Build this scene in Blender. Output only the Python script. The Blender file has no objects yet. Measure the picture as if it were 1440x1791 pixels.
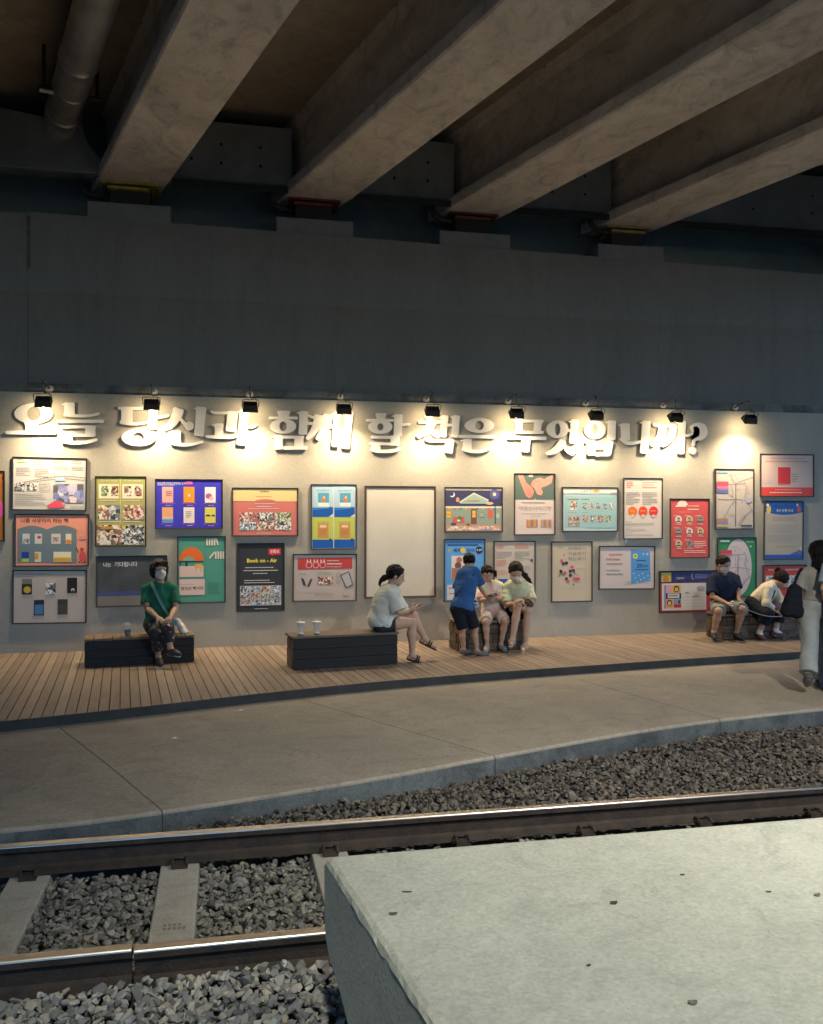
import bpy, bmesh, math, random
import numpy as np
from mathutils import Vector, Matrix, Euler
R = math.radians
random.seed(7); RNG = np.random.default_rng(7)
scene = bpy.context.scene
COL = scene.collection

# ------------------------------------------------------------------ camera, sky, sun, exposure
FPX, CX, CY, CAMH = 1550.0, 720.0, 900.0, 1.95      # focal length in photo pixels, horizon row, eye height (m)
YAW = R(12.02)
SA, CA = math.sin(YAW), math.cos(YAW)
cam_d = bpy.data.cameras.new('camera'); cam = bpy.data.objects.new('camera', cam_d); COL.objects.link(cam)
cam_d.sensor_fit = 'HORIZONTAL'; cam_d.sensor_width = 36; cam_d.lens = 36*FPX/1440
cam_d.shift_y = (CY-895.5)/1440; cam_d.clip_end = 1000
cam.location = (0, 0, CAMH); cam.rotation_euler = (R(90), 0, -YAW)
scene.camera = cam

world = bpy.data.worlds.new('World'); scene.world = world; world.use_nodes = True
nt = world.node_tree; bg = nt.nodes['Background']
sky = nt.nodes.new('ShaderNodeTexSky'); sky.sky_type = 'NISHITA'; sky.sun_disc = False
SUN_EL, SUN_AZ = R(9), R(118)
sky.sun_elevation = SUN_EL; sky.sun_rotation = SUN_AZ; sky.ozone_density = 6.0; sky.dust_density = 0.2
nt.links.new(sky.outputs[0], bg.inputs[0]); bg.inputs[1].default_value = 0.115
sl = bpy.data.lights.new('sun', 'SUN'); sl.energy = 0.02; sl.angle = R(10); sl.color = (0.75, 0.85, 1)
so = bpy.data.objects.new('sun', sl); COL.objects.link(so)
so.rotation_euler = Vector((-math.sin(SUN_AZ)*math.cos(SUN_EL), -math.cos(SUN_AZ)*math.cos(SUN_EL), -math.sin(SUN_EL))).to_track_quat('-Z', 'Y').to_euler()
scene.view_settings.view_transform = 'Standard'; scene.view_settings.look = 'None'
scene.view_settings.exposure = 2.0; scene.view_settings.gamma = 1.0
scene.render.engine = 'CYCLES'
scene.cycles.use_denoising = True
try: scene.cycles.denoiser = 'OPENIMAGEDENOISE'
except Exception: pass
scene.cycles.max_bounces = 6; scene.cycles.diffuse_bounces = 5; scene.cycles.sample_clamp_indirect = 6
LAMP_STRENGTH = 18.0
FLOOD_POWER = 340.0
FLOOD2_POWER = 700.0
SPOT_POWER = 96.0

# ------------------------------------------------------------------ survey helpers (photo pixel + known plane -> place in metres)
def ray(px, py):
    u = (px-CX)/FPX
    return np.array([SA+u*CA, CA-u*SA, (CY-py)/FPX])
def onz(px, py, z):
    r = ray(px, py); return np.array([0, 0, CAMH]) + r*((z-CAMH)/r[2])
def ony(px, py, Y):
    r = ray(px, py); return np.array([0, 0, CAMH]) + r*(Y/r[1])
WALL_Y = 12.75
DECK_Z = 0.09

# ------------------------------------------------------------------ object helpers
def link(o, parent=None):
    COL.objects.link(o)
    if parent is not None: o.parent = parent
    return o
def tag(o, label=None, cat=None, group=None, kind=None):
    if label: o['label'] = label
    if cat: o['category'] = cat
    if group: o['group'] = group
    if kind: o['kind'] = kind
    return o
def empty(name, loc=(0, 0, 0), rz=0.0):
    o = bpy.data.objects.new(name, None); o.location = loc; o.rotation_euler = (0, 0, rz); o.empty_display_size = .1
    return link(o)
def mesh(name, v, f, mat, parent=None, smooth=False):
    me = bpy.data.meshes.new(name); me.from_pydata([tuple(map(float, p)) for p in v], [], [tuple(map(int, q)) for q in f])
    if smooth: me.polygons.foreach_set('use_smooth', [True]*len(me.polygons))
    me.materials.append(mat); me.update()
    return link(bpy.data.objects.new(name, me), parent)
class MB:
    def __init__(s): s.v = []; s.f = []
    def add(s, v, f):
        n = len(s.v); s.v += [tuple(p) for p in v]; s.f += [tuple(i+n for i in q) for q in f]; return s
    def box(s, x0, x1, y0, y1, z0, z1, M=None):
        v = [(x, y, z) for z in (z0, z1) for y in (y0, y1) for x in (x0, x1)]
        if M is not None: v = [tuple(M @ Vector(p)) for p in v]
        return s.add(v, [(0, 2, 3, 1), (4, 5, 7, 6), (0, 1, 5, 4), (2, 6, 7, 3), (0, 4, 6, 2), (1, 3, 7, 5)])
    def prism(s, poly, d):      # poly: list of 3-D points, extruded by vector d
        n = len(poly); d = Vector(d)
        v = [Vector(p) for p in poly]; v = v+[p+d for p in v]
        return s.add(v, [tuple(range(n)), tuple(range(2*n-1, n-1, -1))]+[(i, i+n, (i+1) % n+n, (i+1) % n) for i in range(n)])
    def tube(s, pts, r, n=10, caps=True):
        pts = [Vector(p) for p in pts]; rs = r if isinstance(r, (list, tuple)) else [r]*len(pts)
        up = Vector((0, 0, 1)); rings = []
        prev = None
        for i, p in enumerate(pts):
            t = (pts[min(i+1, len(pts)-1)]-pts[max(i-1, 0)]).normalized()
            if prev is None:
                a = t.cross(up)
                if a.length < 1e-3: a = t.cross(Vector((1, 0, 0)))
            else: a = prev-t*prev.dot(t)
            a.normalize(); prev = a; b = t.cross(a)
            rings.append([p+(a*math.cos(2*math.pi*k/n)+b*math.sin(2*math.pi*k/n))*rs[i] for k in range(n)])
        v = [q for g in rings for q in g]; f = []
        for i in range(len(pts)-1):
            for k in range(n): f.append((i*n+k, i*n+(k+1) % n, (i+1)*n+(k+1) % n, (i+1)*n+k))
        if caps: f += [tuple(range(n-1, -1, -1)), tuple(range((len(pts)-1)*n, len(pts)*n))]
        return s.add(v, f)
    def build(s, name, mat, parent=None, smooth=False, bevel=0, org=None):
        v = s.v if org is None else [(p[0]-org[0], p[1]-org[1], p[2]-org[2]) for p in s.v]
        o = mesh(name, v, s.f, mat, parent, smooth)
        bm = bmesh.new(); bm.from_mesh(o.data); bmesh.ops.recalc_face_normals(bm, faces=bm.faces)
        bm.to_mesh(o.data); bm.free()
        if bevel:
            m = o.modifiers.new('bevel', 'BEVEL'); m.width = bevel; m.segments = 2; m.limit_method = 'ANGLE'
        return o

# ------------------------------------------------------------------ materials
MATS = {}
def mat(name, col, rough=.7, metal=0, var=.0, vscale=6, bump=0, bscale=30, col2=None, spec=.4, emit=0, alpha=1, trans=0, detail=6, stretch=None, coat=0):
    if name in MATS: return MATS[name]
    m = bpy.data.materials.new(name); m.use_nodes = True; t = m.node_tree; b = t.nodes['Principled BSDF']
    b.inputs['Roughness'].default_value = rough; b.inputs['Metallic'].default_value = metal
    b.inputs['Specular IOR Level'].default_value = spec
    b.inputs['Base Color'].default_value = (*col, 1)
    if coat: b.inputs['Coat Weight'].default_value = coat
    if emit:
        b.inputs['Emission Color'].default_value = (*col, 1); b.inputs['Emission Strength'].default_value = emit
    if trans: b.inputs['Transmission Weight'].default_value = trans; b.inputs['IOR'].default_value = 1.25
    if var or bump or col2:
        tc = t.nodes.new('ShaderNodeTexCoord'); src = tc.outputs['Object']
        if stretch:
            mp = t.nodes.new('ShaderNodeMapping'); mp.inputs['Scale'].default_value = stretch
            t.links.new(src, mp.inputs[0]); src = mp.outputs[0]
        if var or col2:
            n = t.nodes.new('ShaderNodeTexNoise'); n.inputs['Scale'].default_value = vscale; n.inputs['Detail'].default_value = detail
            n.inputs['Roughness'].default_value = .62
            t.links.new(src, n.inputs['Vector'])
            r = t.nodes.new('ShaderNodeValToRGB'); r.color_ramp.elements[0].position = .34; r.color_ramp.elements[1].position = .66
            c2 = col2 if col2 else tuple(c*(1-var) for c in col)
            c1 = col if col2 else tuple(min(1, c*(1+var)) for c in col)
            r.color_ramp.elements[0].color = (*c2, 1); r.color_ramp.elements[1].color = (*c1, 1)
            t.links.new(n.outputs[0], r.inputs[0]); t.links.new(r.outputs[0], b.inputs['Base Color'])
        if bump:
            n2 = t.nodes.new('ShaderNodeTexNoise'); n2.inputs['Scale'].default_value = bscale; n2.inputs['Detail'].default_value = 5
            t.links.new(src, n2.inputs['Vector'])
            bp = t.nodes.new('ShaderNodeBump'); bp.inputs['Strength'].default_value = bump; bp.inputs['Distance'].default_value = .02
            t.links.new(n2.outputs[0], bp.inputs['Height']); t.links.new(bp.outputs[0], b.inputs['Normal'])
    MATS[name] = m
    return m
def concrete(name, base, dark, scale=1.2, stain=.5, bump=.25, rough=.85, stretch=(1, 1, 1), blot=.12, pits=0, pscale=20):
    """two scales of blotches, fine grit and pits"""
    if name in MATS: return MATS[name]
    m = bpy.data.materials.new(name); m.use_nodes = True; t = m.node_tree; b = t.nodes['Principled BSDF']; N = t.nodes.new; L = t.links.new
    b.inputs['Roughness'].default_value = rough; b.inputs['Specular IOR Level'].default_value = .3
    tc = N('ShaderNodeTexCoord'); mp = N('ShaderNodeMapping'); mp.inputs['Scale'].default_value = stretch; L(tc.outputs['Object'], mp.inputs[0])
    n1 = N('ShaderNodeTexNoise'); n1.inputs['Scale'].default_value = scale; n1.inputs['Detail'].default_value = 9; n1.inputs['Distortion'].default_value = .9; n1.inputs['Roughness'].default_value = .6
    n2 = N('ShaderNodeTexNoise'); n2.inputs['Scale'].default_value = scale*45; n2.inputs['Detail'].default_value = 3
    for n in (n1, n2): L(mp.outputs[0], n.inputs['Vector'])
    r1 = N('ShaderNodeValToRGB'); r1.color_ramp.elements[0].position = .36; r1.color_ramp.elements[1].position = .62
    r1.color_ramp.elements[0].color = (*dark, 1); r1.color_ramp.elements[1].color = (*base, 1)
    L(n1.outputs[0], r1.inputs[0])
    mx = N('ShaderNodeMixRGB'); mx.blend_type = 'OVERLAY'; mx.inputs[0].default_value = stain
    L(r1.outputs[0], mx.inputs[1]); L(n2.outputs[0], mx.inputs[2])
    n3 = N('ShaderNodeTexNoise'); n3.inputs['Scale'].default_value = scale*3.1; n3.inputs['Detail'].default_value = 8; n3.inputs['Distortion'].default_value = 1.8; n3.inputs['Roughness'].default_value = .7
    L(mp.outputs[0], n3.inputs['Vector'])
    r3 = N('ShaderNodeValToRGB'); e3 = r3.color_ramp.elements; e3[0].position = .50; e3[1].position = .66; e3[0].color = (1, 1, 1, 1); e3[1].color = (1-blot, 1-blot, 1-blot*.95, 1)
    lt = e3.new(.30); lt.color = (1+blot*.3, 1+blot*.3, 1+blot*.3, 1)
    L(n3.outputs[0], r3.inputs[0])
    m3 = N('ShaderNodeMixRGB'); m3.blend_type = 'MULTIPLY'; m3.inputs[0].default_value = 1; L(mx.outputs[0], m3.inputs[1]); L(r3.outputs[0], m3.inputs[2]); L(m3.outputs[0], b.inputs['Base Color'])
    if pits:
        vo = N('ShaderNodeTexVoronoi'); vo.inputs['Scale'].default_value = pscale; L(tc.outputs['Object'], vo.inputs['Vector'])
        sc_ = N('ShaderNodeSeparateColor'); L(vo.outputs['Color'], sc_.inputs[0])
        th = N('ShaderNodeMath'); th.operation = 'MULTIPLY'; th.inputs[1].default_value = .22; L(sc_.outputs[0], th.inputs[0])
        th2 = N('ShaderNodeMath'); th2.operation = 'SUBTRACT'; th2.inputs[1].default_value = .06; L(th.outputs[0], th2.inputs[0])
        lt_ = N('ShaderNodeMath'); lt_.operation = 'LESS_THAN'; L(vo.outputs['Distance'], lt_.inputs[0]); L(th2.outputs[0], lt_.inputs[1])
        fm = N('ShaderNodeMath'); fm.operation = 'MULTIPLY'; fm.inputs[1].default_value = pits; L(lt_.outputs[0], fm.inputs[0])
        m4 = N('ShaderNodeMixRGB'); m4.inputs[2].default_value = (dark[0]*.35, dark[1]*.35, dark[2]*.35, 1); L(fm.outputs[0], m4.inputs[0]); L(m3.outputs[0], m4.inputs[1]); L(m4.outputs[0], b.inputs['Base Color'])
    ad = N('ShaderNodeMath'); ad.operation = 'MULTIPLY_ADD'; ad.inputs[1].default_value = 2.5
    L(n1.outputs[0], ad.inputs[0]); L(n2.outputs[0], ad.inputs[2])
    bp = N('ShaderNodeBump'); bp.inputs['Strength'].default_value = bump; bp.inputs['Distance'].default_value = .012
    L(ad.outputs[0], bp.inputs['Height']); L(bp.outputs[0], b.inputs['Normal'])
    MATS[name] = m
    return m
def picture_mat(name, pal, scale=9, seed=0.0):
    if name in MATS: return MATS[name]
    m = bpy.data.materials.new(name); m.use_nodes = True; t = m.node_tree; b = t.nodes['Principled BSDF']; N = t.nodes.new; L = t.links.new
    b.inputs['Roughness'].default_value = .5
    tc = N('ShaderNodeTexCoord'); mp = N('ShaderNodeMapping'); mp.inputs['Location'].default_value = (seed, seed*.7, seed*1.3); L(tc.outputs['Object'], mp.inputs[0])
    nz_ = N('ShaderNodeTexNoise'); nz_.inputs['Scale'].default_value = scale*.8; nz_.inputs['Detail'].default_value = 3; L(mp.outputs[0], nz_.inputs['Vector'])
    ds = N('ShaderNodeMixRGB'); ds.blend_type = 'ADD'; ds.inputs[0].default_value = .06; L(mp.outputs[0], ds.inputs[1]); L(nz_.outputs['Color'], ds.inputs[2])
    n = N('ShaderNodeTexVoronoi'); n.distance = 'CHEBYCHEV'; n.inputs['Scale'].default_value = scale*1.4; L(ds.outputs[0], n.inputs['Vector'])
    sp_ = N('ShaderNodeSeparateColor'); L(n.outputs['Color'], sp_.inputs[0])
    n2 = N('ShaderNodeTexNoise'); n2.inputs['Scale'].default_value = scale*5; n2.inputs['Detail'].default_value = 3; L(mp.outputs[0], n2.inputs['Vector'])
    r = N('ShaderNodeValToRGB'); r.color_ramp.interpolation = 'CONSTANT'
    e = r.color_ramp.elements
    while len(e) < len(pal): e.new(.5)
    for i, c in enumerate(pal):
        e[i].position = i/len(pal); e[i].color = (*c, 1)
    L(sp_.outputs[0], r.inputs[0]); mx = N('ShaderNodeMixRGB'); mx.blend_type = 'OVERLAY'; mx.inputs[0].default_value = .6; L(r.outputs[0], mx.inputs[1]); L(n2.outputs[0], mx.inputs[2]); L(mx.outputs[0], b.inputs['Base Color'])
    MATS[name] = m
    return m
def flat(c, rough=.55):
    c = tuple(round(x, 3) for x in c)
    return mat('print_%02x%02x%02x' % tuple(int(max(0, min(1, x))*255) for x in c), c, rough, bump=.10, bscale=7)
def srgb(h):
    h = h.lstrip('#'); v = [int(h[i:i+2], 16)/255 for i in (0, 2, 4)]
    return tuple((x/12.92 if x <= .04045 else ((x+.055)/1.055)**2.4) for x in v)

M_WALL = concrete('painted_plaster', (.37, .345, .295), (.325, .305, .262), .8, .18, .10, .8, blot=.07)
M_WALLUP = concrete('abutment_paint', (.182, .176, .168), (.162, .157, .15), .9, .15, .1, .85, (1, 1, .16), .10)
M_WALLTOP = concrete('abutment_paint_upper', (.192, .194, .198), (.172, .175, .18), .9, .15, .1, .85, (1, 1, .16), .10)
M_STRIP = concrete('rough_render', (.20, .195, .185), (.09, .088, .085), 2.2, .5, .5, .9)
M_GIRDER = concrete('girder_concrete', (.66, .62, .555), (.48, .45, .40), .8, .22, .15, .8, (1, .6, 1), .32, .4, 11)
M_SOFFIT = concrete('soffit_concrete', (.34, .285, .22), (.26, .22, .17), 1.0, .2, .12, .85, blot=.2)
M_DIAPH = concrete('diaphragm_concrete', (.27, .285, .28), (.21, .225, .22), 1.1, .3, .2)
M_BACKW = concrete('backwall_paint', (.28, .33, .32), (.23, .275, .27), .8, .2, .1)
M_PLINTH = concrete('plinth_concrete', (.21, .22, .235), (.185, .195, .21), 1.2, .2, .15)
M_PATH = concrete('path_concrete', (.31, .27, .21), (.25, .222, .182), .7, .32, .18, .8, blot=.18, pits=.3, pscale=9)
M_KERB = concrete('shaded_kerb', (.115, .128, .128), (.06, .068, .068), 1.6, .4, .3, .85, blot=.35)  # strip over the path edge; darker, bluer tone stands in for shade
M_SLAB = concrete('platform_concrete', (.45, .46, .395), (.40, .405, .352), 1.3, .30, .25, .78, blot=.14, pits=.45, pscale=42)
M_SLEEPER = concrete('sleeper_concrete', (.36, .34, .30), (.27, .255, .225), 2.5, .5, .4, .85)
M_DIRT = concrete('ballast_dirt', (.10, .095, .085), (.05, .05, .045), 3, .6, .6, .95)
M_RUST = mat('rusty_steel', (.055, .040, .033), .8, .2, col2=(.028, .024, .022), vscale=9, bump=.3, bscale=60)
M_HEAD = mat('polished_rail_head', (.60, .56, .52), .33, 1.0, var=.12, vscale=30, bump=.05, bscale=200, stretch=(.2, 4, 4))
M_STEEL = mat('galvanised_steel', (.45, .45, .44), .42, .8, var=.15, vscale=8)
M_DARKM = mat('dark_lamp_metal', (.045, .043, .04), .5, .5)
M_PIPE = mat('grey_pipe', (.46, .46, .44), .34, .6, var=.25, vscale=3, bump=.1, bscale=8)
M_FRAME = mat('dark_frame_wood', (.030, .020, .016), .42, 0, var=.2, vscale=20)
M_LETTER = mat('white_letter_foam', (.72, .69, .64), .6, var=.05, vscale=5, bump=.05, bscale=15)
M_LENS = mat('lamp_lens', (1.0, .76, .44), .3, emit=LAMP_STRENGTH)
M_FASCIA = mat('deck_fascia_steel', (.03, .028, .026), .6, .2, var=.3, vscale=5)
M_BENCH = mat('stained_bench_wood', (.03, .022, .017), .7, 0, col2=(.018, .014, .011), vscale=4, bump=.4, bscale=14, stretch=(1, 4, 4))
M_BENCHTOP = mat('bench_top_wood', (.17, .115, .07), .55, 0, col2=(.10, .068, .042), vscale=5, bump=.3, bscale=20, stretch=(3, 1, 3))

# ------------------------------------------------------------------ ground
g = 300
tag(mesh('ground', [(-g, -g, -.47), (g, -g, -.47), (g, g, -.47), (-g, g, -.47)], [(0, 1, 2, 3)], M_DIRT), kind='structure')

# ------------------------------------------------------------------ bridge: abutment, girders, slab
XL, XR = -34.0, 16.0
ab = tag(empty('bridge_abutment', (3, 12.9, 0)), 'dark grey painted concrete bridge abutment rising above the lit poster wall', 'abutment')
OA = (3, 12.9, 0)
def seat_z(x): return 6.08-.0135*(x+2.6)
JX = -2.6
for nm, x0, x1, dz in (('wall_block', XL, JX-.003, -.03), ('wall_block', JX+.003, XR, 0)):
    m = MB(); m.prism([(x0, 12.9, -.4), (x1, 12.9, -.4), (x1, 12.9, 4.99), (x0, 12.9, 4.99)], (0, 1.0, 0)); m.build(nm, M_WALLUP, ab, org=OA)
    m = MB()
    m.prism([(x0, 12.896, 4.992), (x1, 12.896, 4.992), (x1, 12.896, seat_z(x1)+dz), (x0, 12.896, seat_z(x0)+dz)], (0, 1.0, 0)); m.build('wall_cap', M_WALLTOP, ab, org=OA)
MB().box(JX-.02, JX+.035, 12.893, 12.9, 5.3, 6.02).build('joint_filler', mat('joint_brown', (.115, .105, .10), .9, var=.3, vscale=9), ab, org=OA)
MB().box(XL, XR, 13.9, 14.3, 4, 8.2).build('back_wall', M_BACKW, ab, org=OA)
MB().box(XL, XR, 12.82, 12.899, 3.56, 3.735).build('ledge_strip', M_STRIP, ab, org=OA)

br = tag(empty('road_bridge', (2.84, 8, 6.6)), 'concrete road bridge overhead with wide parallel girders under a brown soffit', 'bridge')
OB = (2.84, 8, 6.6)
SK = -.296                     # dx/dy of the skewed girders
beams = [-2.32, .245, 2.84, 5.27, 7.82, 12.4, 14.9]      # x of centre line at Y = 8
YB0, YB1 = -9.0, 13.55
def bz(i): return 6.62-.035*max(0, i-1)
def bx(i, Y): return beams[i]+SK*(Y-8)
SOF = 7.78
for i in range(len(beams)):
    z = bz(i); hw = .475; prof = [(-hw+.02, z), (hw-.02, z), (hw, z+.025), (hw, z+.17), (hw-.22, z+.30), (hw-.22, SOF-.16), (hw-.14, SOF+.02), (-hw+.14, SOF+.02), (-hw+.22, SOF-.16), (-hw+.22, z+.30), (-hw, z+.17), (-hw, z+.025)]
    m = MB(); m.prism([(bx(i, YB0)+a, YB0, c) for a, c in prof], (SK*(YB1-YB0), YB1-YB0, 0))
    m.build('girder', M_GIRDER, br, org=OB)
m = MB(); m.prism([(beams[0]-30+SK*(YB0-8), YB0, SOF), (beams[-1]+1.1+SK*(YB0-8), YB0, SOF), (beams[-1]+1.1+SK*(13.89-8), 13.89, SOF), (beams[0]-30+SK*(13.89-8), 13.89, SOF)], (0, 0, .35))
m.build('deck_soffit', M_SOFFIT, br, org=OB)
MB().box(-10.8, -10, -14, 4.2, -.46, SOF-.01).build('sky_blocker', M_DIAPH, br, org=OB)  # unseen wall, added to block sky light from the left
# cast-in hooks along the web / soffit corner
hk = MB(); hv = MB()
for i in range(1, 5):
    for k in range(9):
        Y = 5.2+k*.95; x = bx(i, Y)-.24
        if k % 2 == 0 or i == 2: hv.box(x-.10, x+.02, Y-.02, Y+.02, SOF-.03, SOF-.005)
hv.build('form_tie', M_STEEL, br, org=OB)
# diaphragms between girders, near the bearings
YD = 12.95
for i in range(len(beams)-1):
    x0 = bx(i, YD)+.27; x1 = bx(i+1, YD)-.27; z0 = 6.74-.02*i
    m = MB()
    poly = [(x0, YD, z0), (x1-.12, YD, z0), (x1-.12, YD, 7.56), (x0, YD, 7.56)] if i else [(x0, YD, z0-.05), (x1+.02, YD, z0-.05), (x1-.33, YD, z0+.34), (x1-.42, YD, 7.36), (x0, YD, 7.56)]
    m.prism(poly, (SK*.3, .3, 0)); dph = m.build('diaphragm', M_DIAPH, br, org=OB, bevel=.012)
    hm = MB()
    for (a, c) in ((.45, .62), (.72, .62), (.45, .3), (.72, .3), (.25, .34)):
        px = x0+(x1-x0)*a; pz = z0+(7.56-z0)*c
        hm.tube([(px, YD-.004, pz), (px, YD+.05, pz)], .022, 10)
    if i: hm.build('bolt_hole', mat('hole_dark', (.02, .02, .02), .9), dph, org=OB)
# plinths (abutment) and bearings (bridge)
ybear = {1: (.42, .33, .05), 2: (.20, .045, .03), 3: (.16, .05, .035), 4: (.36, .27, .10)}
for i in range(len(beams)):
    xc = bx(i, 13.15)
    zt = bz(i)-.32
    MB().box(xc-.56, xc+.56, 12.935, 13.6, seat_z(xc)-.12, zt-.0).build('bearing_plinth', M_PLINTH, ab, org=OA, bevel=.015)
    c = ybear.get(i, (.2, .15, .05)); mm = mat('bearing_paint_%d' % i, c, .6, .1, var=.3, vscale=9)
    b_ = MB(); b_.box(xc-.38, xc+.38, 12.99, 13.5, bz(i)-.030, bz(i)-.002); b_.build('bearing_plate', mm, br, org=OB)
    b_ = MB(); b_.box(xc-.30, xc+.26, 12.98, 13.46, bz(i)-.105, bz(i)-.070); b_.build('bearing_plate', mm, br, org=OB)
    b_ = MB(); b_.box(xc-.27, xc+.27, 13.06, 13.4, zt-.01, bz(i)-.028); b_.build('bearing_block', mat('bearing_dark', (.03, .028, .028), .7), br, org=OB)
# black drain hoses hanging between the plinths
for i in range(1, 5):
    xc = bx(i, 13.3)-.62
    MB().tube([(xc, 12.99, 6.60), (xc, 12.98, 6.52), (xc+.04, 12.98, 6.46), (xc+.14, 12.98, 6.40), (xc+.3, 13.05, 6.4)], .045, 10).build('drain_hose', mat('black_rubber', (.015, .015, .017), .6), br, True, org=OB)
    MB().box(bx(i, 12.9)+.5, bx(i+1, 12.9)-.4, 12.88, 12.94, 6.62-.02*i, 6.70-.02*i).build('drain_channel', mat('drain_dark', (.03, .033, .036), .6), br, org=OB)

# drain pipe under the soffit
p0 = onz(180, -40, 7.33); p1 = onz(108, 205, 7.33); dv = (p1-p0)/np.linalg.norm(p1-p0)
pa = p0-dv*6; pr = .215
OP = tuple(p1)
pp = tag(empty('drain_pipe', OP), 'fat grey drain pipe slung under the soffit beside the leftmost girder', 'pipe')
pe = p1+dv*.15
pts = [pa, p0, p1, pe, pe+dv*.22+np.array([0, 0, -.06]), pe+dv*.36+np.array([0, 0, -.2]), pe+dv*.40+np.array([0, 0, -.42])]
MB().tube(pts, [pr, pr, pr, pr, pr*.98, pr*.95, pr*.9], 28).build('tube', M_PIPE, pp, True, org=OP)
for s_ in (.2, 1.75, 3.6):
    c = p1-dv*s_
    MB().tube([c-dv*.05, c+dv*.05], pr+.018, 28).build('coupling', M_PIPE, pp, True, org=OP)
for s_ in (.98, 4.2):
    c = p1-dv*s_; side = np.array([dv[1], -dv[0], 0])
    MB().tube([c-dv*.02, c+dv*.02], pr+.012, 28).build('clamp', M_STEEL, pp, True, org=OP)
    for q in (-1, 1):
        h_ = MB()
        e = c+side*q*(pr+.10)
        h_.tube([e+np.array([0, 0, -.1]), e+np.array([0, 0, SOF-7.33])], .022, 8)
        h_.tube([c+side*q*(pr-.02)+np.array([0, 0, -.09]), e+side*q*.07+np.array([0, 0, -.09])], .022, 8)
        h_.build('hanger', mat('hanger_dark', (.05, .05, .05), .5, .6), pp, org=OP)
    MB().tube([c-side*(pr+.15)+np.array([0, 0, -.12]), c-side*(pr-.01)+np.array([0, 0, -.12])], .03, 4).build('bracket', M_STEEL, pp, org=OP)

# ------------------------------------------------------------------ the display wall
dw = tag(MB().box(XL, XR, WALL_Y, 12.885, -.3, 3.6).build('display_wall', M_WALL, None), 'lit beige plaster wall hung with posters and raised white lettering', 'wall')
# ------------------------------------------------------------------ curves of deck and path edges (surveyed)
DE = [(-9, 6.6), (-6, 7.45), (-4, 7.98), (-1.95, 8.54), (-1.0, 8.82), (.23, 9.27), (1.28, 9.60), (2.1, 9.80), (3.09, 9.99), (4.16, 10.16), (5.82, 10.41), (7.73, 10.64), (10, 10.85), (16, 11.2)]
PE = [(-9, 6.04), (-4, 6.04), (-1.34, 6.06), (-.37, 6.20), (.43, 6.36), (1.4, 6.60), (2.15, 6.85), (2.92, 7.14), (3.57, 7.38), (4.63, 7.66), (5.89, 7.86), (8, 8.1), (16, 8.6)]
DEx, DEy = zip(*DE); PEx, PEy = zip(*PE)
def smooth_curve(xs, ys):
    gx = np.linspace(xs[0], xs[-1], 500); gy = np.interp(gx, xs, ys)
    k = np.hanning(53); k /= k.sum(); gp = np.pad(gy, 26, mode='edge')
    gp[:26] = gy[0]+(gy[0]-gy[26:0:-1]); gp[-26:] = gy[-1]+(gy[-1]-gy[-2:-28:-1])
    gy = np.convolve(gp, k, 'valid'); return lambda x: float(np.interp(x, gx, gy))
deck_edge = smooth_curve(DEx, DEy); path_edge = smooth_curve(PEx, PEy)

# wooden deck: boards run from the wall to the curved edge
dk = tag(empty('wooden_deck', (3, 11, 0)), 'brown decking boards with a curved black edge below the poster wall', 'deck'); OD = (3, 11, 0)
BSK = -.105; BW = .0985
wood = []
for i, (c1, c2) in enumerate((((.24, .180, .140), (.18, .134, .104)), ((.22, .164, .127), (.162, .12, .093)), ((.26, .207, .16), (.195, .155, .12)), ((.195, .152, .117), (.148, .115, .088)))):
    wood.append(mat('deck_board_%d' % i, c1, .5, col2=c2, vscale=3, bump=.25, bscale=22, stretch=(6, .8, 3)))
x = -6.0; n = 0
while x < 13.5:
    def yfront(xw):
        y = deck_edge(xw)
        for _ in range(4): y = deck_edge(xw+BSK*(y-WALL_Y))
        return y
    a, b_ = x+.004, x+BW-.004
    fa, fb = yfront(a)+.02, yfront(b_)+.02
    yb = WALL_Y-.006
    z1 = DECK_Z+random.uniform(-.0012, .0012); z0 = z1-.028
    P = [(a+BSK*(fa-WALL_Y), fa), (b_+BSK*(fb-WALL_Y), fb), (b_, yb), (a, yb)]
    MB().prism([(px, py, z0) for px, py in P], (0, 0, z1-z0)).build('board', random.choice(wood), dk, org=OD)
    x += BW; n += 1
xs = np.linspace(-8.5, 15.5, 160)
v = []; f = []
for i, xx in enumerate(xs):
    y = deck_edge(xx); v += [(xx, y, .0), (xx, y, DECK_Z+.002), (xx, y+.018, DECK_Z+.002), (xx, y+.018, .0)]
    if i: f += [(4*(i-1)+k, 4*i+k, 4*i+(k+1) % 4, 4*(i-1)+(k+1) % 4) for k in range(4)]
mesh('fascia', [(a-OD[0], b-OD[1], c) for a, b, c in v], f, M_FASCIA, dk)
v = []; f = []
for i, xx in enumerate(xs):
    v += [(xx, deck_edge(xx)+.02, .045), (xx, WALL_Y-.01, .045)]
    if i: f.append((2*i-2, 2*i, 2*i+1, 2*i-1))
mesh('underlay', [(a-OD[0], b-OD[1], c) for a, b, c in v], f, mat('under_deck', (.015, .013, .012), .9), dk)

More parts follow.
